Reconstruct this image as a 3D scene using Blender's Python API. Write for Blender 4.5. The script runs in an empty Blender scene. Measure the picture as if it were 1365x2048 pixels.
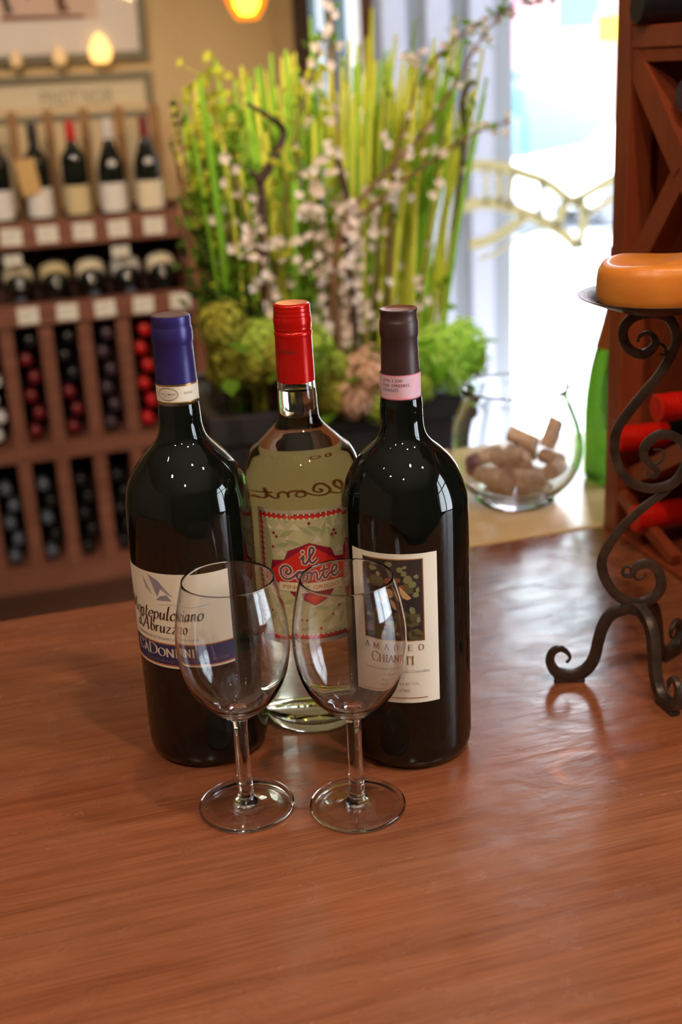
import bpy, bmesh, math, random
from mathutils import Vector, Matrix, Quaternion
from mathutils.geometry import tessellate_polygon
random.seed(7)
PI = math.pi
SC = bpy.context.scene
COL = SC.collection

# ------------------------------------------------------------------ camera
cd = bpy.data.cameras.new('camera')
cam = bpy.data.objects.new('camera', cd)
COL.objects.link(cam)
_r = Vector((0.95830525, -0.2818144, -0.04724086))
_u = Vector((0.13926749, 0.31627348, 0.93838992))
_f = Vector((0.24951076, 0.9058431, -0.34233412))
cam.matrix_world = Matrix(((_r.x, _u.x, -_f.x, 0), (_r.y, _u.y, -_f.y, 0), (_r.z, _u.z, -_f.z, 0.5522), (0, 0, 0, 1)))
cd.sensor_fit = 'VERTICAL'
cd.sensor_height = 36
cd.sensor_width = 24
cd.lens = 43.4
cd.clip_start = 0.02
cd.clip_end = 100
cd.dof.use_dof = True
cd.dof.focus_distance = 0.965
cd.dof.aperture_fstop = 4.3
SC.camera = cam

# ------------------------------------------------------------------ daylight, exposure
W = bpy.data.worlds.new('World')
SC.world = W
W.use_nodes = True
W.node_tree.nodes['Background'].inputs[0].default_value = (0.80, 0.91, 1.0, 1)
W.node_tree.nodes['Background'].inputs[1].default_value = 8.0
SC.view_settings.view_transform = 'Standard'
SC.view_settings.look = 'None'
SC.view_settings.exposure = 0.75
SC.view_settings.gamma = 1
SC.view_settings.use_curve_mapping = False
SC.cycles.max_bounces = 14
SC.cycles.transmission_bounces = 14
SC.cycles.transparent_max_bounces = 16
SC.cycles.glossy_bounces = 6
SC.cycles.diffuse_bounces = 4
SC.cycles.sample_clamp_indirect = 6.0
SC.cycles.use_denoising = True

SPOT_POWER = 17.0
PENDANT_POWER = 4.0

# ------------------------------------------------------------------ materials
def srgb(r, g, b):
    f = lambda c: c / 12.92 if c <= 0.04045 else ((c + 0.055) / 1.055) ** 2.4
    return (f(r / 255), f(g / 255), f(b / 255), 1)

def mat(name, col, rough=0.5, metal=0.0, spec=0.5, trans=0.0, ior=1.5, noise=None, bump=None, coat=0.0, emit=None, emit_s=0, sss=0):
    """noise=(scale xyz, colour2, detail); bump=(scale, strength)"""
    m = bpy.data.materials.new(name)
    m.use_nodes = True
    nt = m.node_tree
    b = nt.nodes['Principled BSDF']
    if len(col) == 3:
        col = tuple(col) + (1,)
    b.inputs['Base Color'].default_value = col
    b.inputs['Roughness'].default_value = rough
    b.inputs['Metallic'].default_value = metal
    b.inputs['Specular IOR Level'].default_value = spec
    b.inputs['Transmission Weight'].default_value = trans
    b.inputs['IOR'].default_value = ior
    b.inputs['Coat Weight'].default_value = coat
    if emit:
        b.inputs['Emission Color'].default_value = emit
        b.inputs['Emission Strength'].default_value = emit_s
    if sss:
        b.inputs['Subsurface Weight'].default_value = sss
        b.inputs['Subsurface Radius'].default_value = (0.02, 0.008, 0.003)
        b.inputs['Subsurface Scale'].default_value = 1.0
    if noise or bump:
        tc = nt.nodes.new('ShaderNodeTexCoord')
    if noise:
        mp = nt.nodes.new('ShaderNodeMapping')
        mp.inputs['Scale'].default_value = noise[0]
        nz = nt.nodes.new('ShaderNodeTexNoise')
        nz.inputs['Scale'].default_value = 1
        nz.inputs['Detail'].default_value = noise[2]
        nz.inputs['Roughness'].default_value = 0.6
        rp = nt.nodes.new('ShaderNodeValToRGB')
        rp.color_ramp.elements[0].position = 0.32
        rp.color_ramp.elements[1].position = 0.68
        rp.color_ramp.elements[0].color = col
        c2 = noise[1] if len(noise[1]) == 4 else tuple(noise[1]) + (1,)
        rp.color_ramp.elements[1].color = c2
        nt.links.new(tc.outputs['Object'], mp.inputs[0])
        nt.links.new(mp.outputs[0], nz.inputs['Vector'])
        nt.links.new(nz.outputs['Fac'], rp.inputs[0])
        nt.links.new(rp.outputs[0], b.inputs['Base Color'])
    if bump:
        nb = nt.nodes.new('ShaderNodeTexNoise')
        nb.inputs['Scale'].default_value = bump[0]
        nb.inputs['Detail'].default_value = 3
        bp = nt.nodes.new('ShaderNodeBump')
        bp.inputs['Strength'].default_value = bump[1]
        bp.inputs['Distance'].default_value = 0.002
        nt.links.new(tc.outputs['Object'], nb.inputs['Vector'])
        nt.links.new(nb.outputs['Fac'], bp.inputs['Height'])
        nt.links.new(bp.outputs[0], b.inputs['Normal'])
    return m

def leaf_mat(name, col, trans_col, fac=0.5):
    m = bpy.data.materials.new(name)
    m.use_nodes = True
    nt = m.node_tree
    nt.nodes.clear()
    o = nt.nodes.new('ShaderNodeOutputMaterial')
    d = nt.nodes.new('ShaderNodeBsdfDiffuse')
    t = nt.nodes.new('ShaderNodeBsdfTranslucent')
    mx = nt.nodes.new('ShaderNodeMixShader')
    d.inputs[0].default_value = col
    t.inputs[0].default_value = trans_col
    mx.inputs[0].default_value = fac
    nt.links.new(d.outputs[0], mx.inputs[1])
    nt.links.new(t.outputs[0], mx.inputs[2])
    nt.links.new(mx.outputs[0], o.inputs[0])
    return m

def glass_mat(name, col=(1, 1, 1, 1), ior=1.5, vol=None, dens=0):
    m = bpy.data.materials.new(name)
    m.use_nodes = True
    nt = m.node_tree
    nt.nodes.clear()
    o = nt.nodes.new('ShaderNodeOutputMaterial')
    g = nt.nodes.new('ShaderNodeBsdfGlass')
    g.inputs['Color'].default_value = col
    g.inputs['Roughness'].default_value = 0.0
    g.inputs['IOR'].default_value = ior
    nt.links.new(g.outputs[0], o.inputs[0])
    if vol:
        v = nt.nodes.new('ShaderNodeVolumeAbsorption')
        v.inputs[0].default_value = vol
        v.inputs[1].default_value = dens
        nt.links.new(v.outputs[0], o.inputs[1])
    return m

def pane_mat(name, tint=(1, 1, 1, 1)):
    """thin flat pane: passes light straight through and mirrors a few percent"""
    m = bpy.data.materials.new(name)
    m.use_nodes = True
    nt = m.node_tree
    nt.nodes.clear()
    o = nt.nodes.new('ShaderNodeOutputMaterial')
    t = nt.nodes.new('ShaderNodeBsdfTransparent')
    t.inputs[0].default_value = tint
    g = nt.nodes.new('ShaderNodeBsdfGlossy')
    g.inputs['Roughness'].default_value = 0.0
    fr = nt.nodes.new('ShaderNodeFresnel')
    fr.inputs[0].default_value = 1.5
    mx = nt.nodes.new('ShaderNodeMixShader')
    nt.links.new(fr.outputs[0], mx.inputs[0])
    nt.links.new(t.outputs[0], mx.inputs[1])
    nt.links.new(g.outputs[0], mx.inputs[2])
    nt.links.new(mx.outputs[0], o.inputs[0])
    return m

def table_mat():
    m = bpy.data.materials.new('varnished_table_wood')
    m.use_nodes = True
    nt = m.node_tree
    N, Lk = nt.nodes, nt.links
    b = N['Principled BSDF']
    tc = N.new('ShaderNodeTexCoord')
    def nz(scale, det, rough=0.6, dist=0.0):
        mp = N.new('ShaderNodeMapping')
        mp.inputs['Scale'].default_value = scale
        n = N.new('ShaderNodeTexNoise')
        n.inputs['Scale'].default_value = 1
        n.inputs['Detail'].default_value = det
        n.inputs['Roughness'].default_value = rough
        n.inputs['Distortion'].default_value = dist
        Lk.new(tc.outputs['Object'], mp.inputs[0])
        Lk.new(mp.outputs[0], n.inputs['Vector'])
        return n.outputs['Fac']
    def ramp(sock, stops):
        r = N.new('ShaderNodeValToRGB')
        while len(r.color_ramp.elements) < len(stops):
            r.color_ramp.elements.new(0.5)
        for e, (p, c) in zip(r.color_ramp.elements, stops):
            e.position = p
            e.color = c
        Lk.new(sock, r.inputs[0])
        return r.outputs[0]
    def mix(kind, fac, a, bb):
        x = N.new('ShaderNodeMixRGB')
        x.blend_type = kind
        for s, v in zip(x.inputs, (fac, a, bb)):
            if hasattr(v, 'is_output'):
                Lk.new(v, s)
            elif isinstance(v, (int, float)):
                s.default_value = v
            else:
                s.default_value = v
        return x.outputs[0]
    grain = ramp(nz((3.5, 105, 5), 7, 0.66, 0.5), [(0.28, srgb(124, 71, 46)), (0.50, srgb(144, 88, 58)), (0.72, srgb(156, 100, 69))])
    fine = ramp(nz((22, 520, 22), 3, 0.6), [(0.38, (0.62, 0.55, 0.5, 1)), (0.55, (1, 1, 1, 1))])
    c = mix('MULTIPLY', 0.42, grain, fine)
    blot = ramp(nz((6, 12, 6), 5, 0.55, 0.5), [(0.30, (0.66, 0.60, 0.60, 1)), (0.70, (1.1, 1.06, 1.02, 1))])
    c = mix('MULTIPLY', 0.45, c, blot)
    red = ramp(nz((2.2, 5, 3), 2, 0.5, 0.5), [(0.4, (1.0, 1.0, 1.0, 1)), (0.7, (1.05, 0.82, 0.72, 1))])
    c = mix('MULTIPLY', 0.8, c, red)
    specks = ramp(nz((150, 210, 150), 2, 0.5), [(0.76, (0, 0, 0, 1)), (0.86, (1, 1, 1, 1))])
    sp = N.new('ShaderNodeMath')
    sp.operation = 'MULTIPLY'
    sp.inputs[1].default_value = 0.4
    Lk.new(specks, sp.inputs[0])
    c = mix('MIX', sp.outputs[0], c, srgb(200, 150, 110))
    # glass ring left in the varnish
    vd = N.new('ShaderNodeVectorMath')
    vd.operation = 'DISTANCE'
    vd.inputs[1].default_value = (0.418, 0.792, 0.92)
    Lk.new(tc.outputs['Object'], vd.inputs[0])
    ring = ramp(vd.outputs['Value'], [(0.022, (0, 0, 0, 1)), (0.0265, (1, 1, 1, 1)), (0.029, (1, 1, 1, 1)), (0.033, (0, 0, 0, 1))])
    patch = ramp(nz((18, 18, 18), 2, 0.5), [(0.48, (0, 0, 0, 1)), (0.62, (0.4, 0.4, 0.4, 1))])
    c = mix('MIX', mix('MULTIPLY', 1.0, ring, patch), c, srgb(214, 120, 74))
    Lk.new(c, b.inputs['Base Color'])
    rr = N.new('ShaderNodeMapRange')
    rr.inputs['From Min'].default_value = 0.35
    rr.inputs['From Max'].default_value = 0.7
    rr.inputs['To Min'].default_value = 0.17
    rr.inputs['To Max'].default_value = 0.33
    Lk.new(nz((14, 26, 14), 4, 0.6, 0.5), rr.inputs['Value'])
    Lk.new(rr.outputs[0], b.inputs['Roughness'])
    b.inputs['Specular IOR Level'].default_value = 0.5
    h1 = nz((16, 34, 16), 3, 0.5, 0.3)
    bp = N.new('ShaderNodeBump')
    bp.inputs['Strength'].default_value = 0.13
    bp.inputs['Distance'].default_value = 0.006
    Lk.new(h1, bp.inputs['Height'])
    h2 = nz((30, 500, 30), 2, 0.5)
    bp2 = N.new('ShaderNodeBump')
    bp2.inputs['Strength'].default_value = 0.05
    bp2.inputs['Distance'].default_value = 0.001
    Lk.new(h2, bp2.inputs['Height'])
    Lk.new(bp.outputs[0], bp2.inputs['Normal'])
    Lk.new(bp2.outputs[0], b.inputs['Normal'])
    return m

M = {}
M['table'] = table_mat()
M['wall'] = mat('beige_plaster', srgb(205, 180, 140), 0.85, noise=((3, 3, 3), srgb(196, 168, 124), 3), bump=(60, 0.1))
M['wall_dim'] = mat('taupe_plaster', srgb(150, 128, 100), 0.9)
M['ceiling'] = mat('ceiling_paint', srgb(190, 175, 150), 0.9)
M['floor'] = mat('dark_floor_wood', srgb(70, 42, 30), 0.4, noise=((2, 20, 2), srgb(48, 28, 20), 4))
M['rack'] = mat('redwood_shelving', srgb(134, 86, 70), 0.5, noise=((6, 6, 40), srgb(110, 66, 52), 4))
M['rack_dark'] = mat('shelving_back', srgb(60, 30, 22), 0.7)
M['slat_light'] = mat('pale_backing_board', srgb(205, 185, 150), 0.7)
M['slat_brown'] = mat('brown_backing_strip', srgb(150, 110, 66), 0.6)
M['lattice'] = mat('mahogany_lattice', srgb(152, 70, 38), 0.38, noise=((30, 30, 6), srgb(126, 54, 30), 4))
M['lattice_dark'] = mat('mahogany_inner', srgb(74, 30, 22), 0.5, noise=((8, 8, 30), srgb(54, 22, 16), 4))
M['ledge'] = mat('pale_ledge_wood', srgb(236, 204, 156), 0.27, noise=((4, 40, 4), srgb(222, 184, 132), 4))
M['white_paint'] = mat('window_frame_paint', srgb(150, 148, 160), 0.5)
M['bluegrey'] = mat('bluegrey_paint', srgb(76, 92, 98), 0.5)
M['brownpost'] = mat('brown_mullion', srgb(140, 105, 80), 0.5)
M['darktrim'] = mat('dark_window_trim', srgb(70, 52, 42), 0.5)
M['pane'] = pane_mat('window_glass')
M['gold'] = leaf_mat('gold_leaf_lettering', srgb(196, 178, 124), srgb(206, 188, 136), 0.3)
M['card'] = mat('white_card', srgb(226, 224, 218), 0.7)
M['card_grey'] = mat('ink_on_card', srgb(150, 150, 150), 0.7)
M['frame'] = mat('grey_olive_frame', srgb(112, 106, 90), 0.45)
M['mat_board'] = mat('picture_mount', srgb(216, 208, 206), 0.8)
M['print_floor'] = mat('print_pale', srgb(205, 182, 172), 0.8)
M['print_dark'] = mat('print_dark', srgb(62, 52, 56), 0.8)
M['print_brown'] = mat('print_brown', srgb(110, 70, 58), 0.8)
M['sign_board'] = mat('sign_cream', srgb(208, 196, 170), 0.7)
M['sign_ink'] = mat('sign_ink', srgb(140, 130, 108), 0.7)
M['bottle_dark'] = mat('dark_bottle_glass', (0.006, 0.008, 0.007, 1), 0.06, spec=0.6)
M['label_cream'] = mat('cream_label', srgb(222, 212, 188), 0.7)
M['label_white'] = mat('white_label', srgb(222, 220, 222), 0.7)
M['label_buff'] = mat('buff_label', srgb(206, 190, 150), 0.7)
M['kraft'] = mat('kraft_tag', srgb(200, 165, 110), 0.8)
M['cap_red'] = mat('red_capsule', srgb(190, 22, 30), 0.35)
M['cap_darkred'] = mat('dark_red_capsule', srgb(110, 24, 34), 0.35)
M['cap_black'] = mat('black_capsule', srgb(28, 27, 32), 0.3)
M['cap_white'] = mat('white_capsule', srgb(205, 203, 208), 0.35)
M['cap_purple'] = mat('dusky_purple_capsule', srgb(70, 52, 66), 0.35)
M['cap_grey'] = mat('grey_blue_capsule', srgb(96, 104, 122), 0.3, metal=0.3)
M['scarlet'] = mat('scarlet_screwcap', srgb(214, 26, 14), 0.28)
M['iron'] = mat('wrought_iron', srgb(92, 76, 68), 0.40, metal=0.5, noise=((60, 60, 60), srgb(60, 50, 46), 3), bump=(220, 0.25))
M['wax'] = mat('honey_wax', srgb(230, 150, 62), 0.36, noise=((14, 14, 30), srgb(218, 122, 36), 3), sss=0.55)
M['wick'] = mat('burnt_wick', srgb(40, 32, 26), 0.9)
M['clear'] = glass_mat('clear_glass', (1, 1, 1, 1), 1.45)
M['bowl_glass'] = glass_mat('bowl_glass', (0.995, 1, 1, 1), 1.45)
M['green_glass'] = mat('green_glass', srgb(128, 232, 84), 0.03, trans=0.9, ior=1.5)
M['cork'] = mat('cork', srgb(242, 212, 186), 0.85, noise=((160, 160, 160), srgb(210, 166, 138), 3))
M['cork_stained'] = mat('cork_wine_stained', srgb(180, 124, 124), 0.85, noise=((160, 160, 160), srgb(140, 84, 88), 3))
M['planter'] = mat('dark_planter_wood', srgb(42, 33, 29), 0.6, noise=((6, 6, 40), srgb(29, 23, 21), 4))
M['soil'] = mat('dark_soil', srgb(40, 34, 24), 0.95)
M['reed1'] = leaf_mat('reed_green', srgb(170, 212, 84), srgb(196, 230, 84), 0.5)
M['reed2'] = leaf_mat('reed_yellow', srgb(226, 228, 104), srgb(242, 238, 112), 0.5)
M['reed3'] = leaf_mat('reed_deep', srgb(136, 186, 60), srgb(160, 206, 60), 0.45)
M['leaf'] = leaf_mat('leaf_green', srgb(104, 140, 44), srgb(136, 170, 44), 0.5)
M['leaf_yellow'] = leaf_mat('leaf_yellow', srgb(190, 190, 66), srgb(206, 204, 66), 0.5)
M['leaf_bright'] = leaf_mat('leaf_bright', srgb(140, 190, 60), srgb(160, 206, 60), 0.5)
M['leaf_dark'] = leaf_mat('leaf_dark', srgb(62, 84, 34), srgb(76, 100, 34), 0.35)
M['petal'] = leaf_mat('blossom_petal', srgb(244, 228, 218), srgb(246, 230, 220), 0.45)
M['bark'] = mat('dark_bark', srgb(62, 38, 28), 0.8)
M['twig'] = mat('brown_twig', srgb(118, 82, 52), 0.8)
M['hyd_green'] = leaf_mat('floret_green', srgb(176, 196, 84), srgb(192, 208, 80), 0.4)
M['hyd_olive'] = leaf_mat('floret_olive', srgb(166, 160, 66), srgb(178, 168, 62), 0.35)
M['hyd_bright'] = leaf_mat('floret_bright', srgb(190, 226, 104), srgb(200, 236, 100), 0.45)
M['hyd_pink'] = leaf_mat('floret_rose', srgb(226, 184, 156), srgb(226, 184, 150), 0.35)
M['asphalt'] = mat('asphalt', srgb(176, 176, 182), 0.8)
M['pavement'] = mat('pavement', srgb(196, 192, 188), 0.8)
M['facade_pink'] = mat('pink_facade', srgb(178, 124, 138), 0.8)
M['facade_cream'] = mat('cream_facade', srgb(150, 130, 110), 0.8)
M['facade_grey'] = mat('grey_stone', srgb(120, 119, 122), 0.8)
M['facade_blue'] = mat('blue_facade', srgb(66, 100, 120), 0.8)
M['sign_yellow'] = mat('yellow_sign', srgb(190, 130, 8), 0.6)
M['awning_red'] = mat('rose_awning', srgb(176, 92, 112), 0.7)
M['car_white'] = mat('white_car_paint', srgb(226, 230, 234), 0.25, coat=0.5)
M['car_silver'] = mat('silver_car_paint', srgb(190, 200, 210), 0.25, coat=0.5)
M['car_glass'] = mat('car_window', srgb(60, 84, 100), 0.1)
M['tyre'] = mat('tyre_rubber', srgb(96, 96, 100), 0.8)
M['van_blue'] = mat('blue_van_paint', srgb(92, 126, 142), 0.3)
def shade_mat():
    m = bpy.data.materials.new('amber_shade_glass')
    m.use_nodes = True
    nt = m.node_tree
    nt.nodes.clear()
    o = nt.nodes.new('ShaderNodeOutputMaterial')
    e = nt.nodes.new('ShaderNodeEmission')
    e.inputs[0].default_value = (1.0, 0.30, 0.02, 1)
    e.inputs[1].default_value = 1.1
    t = nt.nodes.new('ShaderNodeBsdfTransparent')
    t.inputs[0].default_value = (1.0, 0.62, 0.22, 1)
    mx = nt.nodes.new('ShaderNodeMixShader')
    mx.inputs[0].default_value = 0.45
    nt.links.new(e.outputs[0], mx.inputs[1])
    nt.links.new(t.outputs[0], mx.inputs[2])
    nt.links.new(mx.outputs[0], o.inputs[0])
    return m
M['shade'] = shade_mat()
M['bulb'] = mat('lit_bulb', (1, 1, 1, 1), 0.5, emit=(1.0, 0.70, 0.30, 1), emit_s=40)
M['spot_lit'] = mat('lit_spot_lens', (1, 1, 1, 1), 0.5, emit=(1.0, 0.86, 0.68, 1), emit_s=40)
M['metal_dark'] = mat('dark_lamp_metal', srgb(60, 56, 52), 0.4, metal=0.8)

# ------------------------------------------------------------------ geometry helpers
class G:
    """collects verts / faces, then links them as ONE mesh object"""
    def __init__(s):
        s.v, s.f, s.m = [], [], []
        s.cur = 0
    def add(s, V, F):
        o = len(s.v)
        s.v += [tuple(p) for p in V]
        s.f += [tuple(i + o for i in f) for f in F]
        s.m += [s.cur] * len(F)
    def box(s, a, b, M4=None):
        x0, y0, z0 = a
        x1, y1, z1 = b
        V = [Vector(p) for p in ((x0, y0, z0), (x1, y0, z0), (x1, y1, z0), (x0, y1, z0), (x0, y0, z1), (x1, y0, z1), (x1, y1, z1), (x0, y1, z1))]
        if M4 is not None:
            V = [M4 @ p for p in V]
        s.add(V, [(3, 2, 1, 0), (4, 5, 6, 7), (0, 1, 5, 4), (1, 2, 6, 5), (2, 3, 7, 6), (3, 0, 4, 7)])
    def lathe(s, prof, n=48, c=(0, 0, 0), M4=None, close=False):
        V, F = [], []
        idx = []
        for r, z in prof:
            if r < 1e-7:
                idx.append([len(V)])
                V.append(Vector((0, 0, z)))
            else:
                idx.append(list(range(len(V), len(V) + n)))
                for k in range(n):
                    a = 2 * PI * k / n
                    V.append(Vector((r * math.cos(a), r * math.sin(a), z)))
        pairs = list(zip(idx[:-1], idx[1:]))
        if close:
            pairs.append((idx[-1], idx[0]))
        for A, B in pairs:
            for k in range(n):
                k2 = (k + 1) % n
                if len(A) == 1 and len(B) == 1:
                    continue
                if len(A) == 1:
                    F.append((A[0], B[k2], B[k]))
                elif len(B) == 1:
                    F.append((A[k], A[k2], B[0]))
                else:
                    F.append((A[k], A[k2], B[k2], B[k]))
        cc = Vector(c)
        if M4 is not None:
            V = [M4 @ p for p in V]
        s.add([p + cc for p in V], F)
    def tube(s, path, rad, n=10, sq=0.0, flat=1.0, cap=True, up=None):
        """swept section; rad number or list; sq squares the section, flat widens it sideways"""
        P = [Vector(p) for p in path]
        if not isinstance(rad, (list, tuple)):
            rad = [rad] * len(P)
        V, F = [], []
        up0 = Vector(up) if up else None
        prev = None
        for i, p in enumerate(P):
            t = (P[min(i + 1, len(P) - 1)] - P[max(i - 1, 0)])
            if t.length < 1e-9:
                t = Vector((0, 0, 1))
            t.normalize()
            if up0 is not None:
                a = up0
                b = t.cross(a)
                if b.length < 1e-5:
                    b = prev or Vector((1, 0, 0))
                b.normalize()
                prev = b
            else:
                if prev is None:
                    ref = Vector((0, 0, 1)) if abs(t.z) < 0.9 else Vector((1, 0, 0))
                    b = t.cross(ref).normalized()
                else:
                    b = (prev - t * prev.dot(t))
                    b = b.normalized() if b.length > 1e-6 else t.orthogonal().normalized()
                prev = b
                a = b.cross(t)
            for k in range(n):
                th = 2 * PI * (k + 0.5) / n
                cx, sx = math.cos(th), math.sin(th)
                if sq:
                    q = (abs(cx) ** (1 / (1 - sq)) if False else max(abs(cx), abs(sx)))
                    e = 1 / q
                    e = 1 + (e - 1) * sq
                    cx, sx = cx * e, sx * e
                V.append(p + b * (cx * rad[i]) + a * (sx * rad[i] * flat))
        for i in range(len(P) - 1):
            for k in range(n):
                k2 = (k + 1) % n
                F.append((i * n + k, i * n + k2, (i + 1) * n + k2, (i + 1) * n + k))
        if cap:
            F.append(tuple(range(n))[::-1])
            F.append(tuple((len(P) - 1) * n + k for k in range(n)))
        s.add(V, F)
    def obj(s, name, mats, parent=None, smooth=False, sharp=None, bevel=0, recalc=False):
        me = bpy.data.meshes.new(name)
        me.from_pydata(s.v, [], s.f)
        if not isinstance(mats, (list, tuple)):
            mats = [mats]
        for m in mats:
            me.materials.append(m)
        if len(mats) > 1:
            me.polygons.foreach_set('material_index', s.m)
        if bevel or recalc:
            bm = bmesh.new()
            bm.from_mesh(me)
            if recalc:
                bmesh.ops.recalc_face_normals(bm, faces=bm.faces)
            if bevel:
                bmesh.ops.bevel(bm, geom=list(bm.edges), offset=bevel, segments=2, affect='EDGES', profile=0.5)
            bm.to_mesh(me)
            bm.free()
        if smooth:
            me.polygons.foreach_set('use_smooth', [True] * len(me.polygons))
            if sharp:
                me.set_sharp_from_angle(angle=math.radians(sharp))
        me.update()
        o = bpy.data.objects.new(name, me)
        COL.objects.link(o)
        if parent is not None:
            o.parent = parent
        return o

def tag(o, label, cat, group=None, kind=None):
    o['label'] = label
    o['category'] = cat
    if group:
        o['group'] = group
    if kind:
        o['kind'] = kind
    return o

def thing(name, label, cat, loc=(0, 0, 0), rz=0, group=None):
    o = bpy.data.objects.new(name, None)
    COL.objects.link(o)
    o.location = loc
    o.rotation_euler = (0, 0, rz)
    o.empty_display_size = 0.05
    return tag(o, label, cat, group)

def struct(o):
    o['kind'] = 'structure'
    return o

KIDS = {}
def kids(o):
    return [c for c in COL.objects if c.parent is o]

def copy_tree(o, parent=None, swap=None):
    c = o.copy()
    COL.objects.link(c)
    if parent is not None:
        c.parent = parent
    for k in kids(o):
        copy_tree(k, c)
    return c

def bez(pts, n=8):
    """Catmull-Rom through 2-D or 3-D points"""
    P = [Vector(p) for p in pts]
    out = []
    for i in range(len(P) - 1):
        p0 = P[i - 1] if i > 0 else P[i] * 2 - P[i + 1]
        p1, p2 = P[i], P[i + 1]
        p3 = P[i + 2] if i + 2 < len(P) else P[i + 1] * 2 - P[i]
        for k in range(n):
            t = k / n
            out.append(0.5 * ((2 * p1) + (p2 - p0) * t + (2 * p0 - 5 * p1 + 4 * p2 - p3) * t * t + (3 * p1 - p0 - 3 * p2 + p3) * t ** 3))
    out.append(P[-1].copy())
    return out

# ------------------------------------------------------------------ lettering (flat 2-D meshes, later bent onto labels)
def ribbon(path, w0, w1=None, nib=None):
    """flat strip along a 2-D path; with nib (degrees) the width runs from w0 to w1 with direction like a broad pen"""
    P = [Vector((p[0], p[1])) for p in path]
    V, F = [], []
    for i, p in enumerate(P):
        t = P[min(i + 1, len(P) - 1)] - P[max(i - 1, 0)]
        if t.length < 1e-9:
            t = Vector((1, 0))
        t.normalize()
        w = w0
        if nib is not None:
            w = w0 + (w1 - w0) * abs(math.sin(math.atan2(t.y, t.x) - math.radians(nib))) ** 1.5
        nrm = Vector((-t.y, t.x)) * w / 2
        V += [p + nrm, p - nrm]
    for i in range(len(P) - 1):
        F.append((2 * i, 2 * i + 1, 2 * i + 3, 2 * i + 2))
    return V, F

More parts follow.
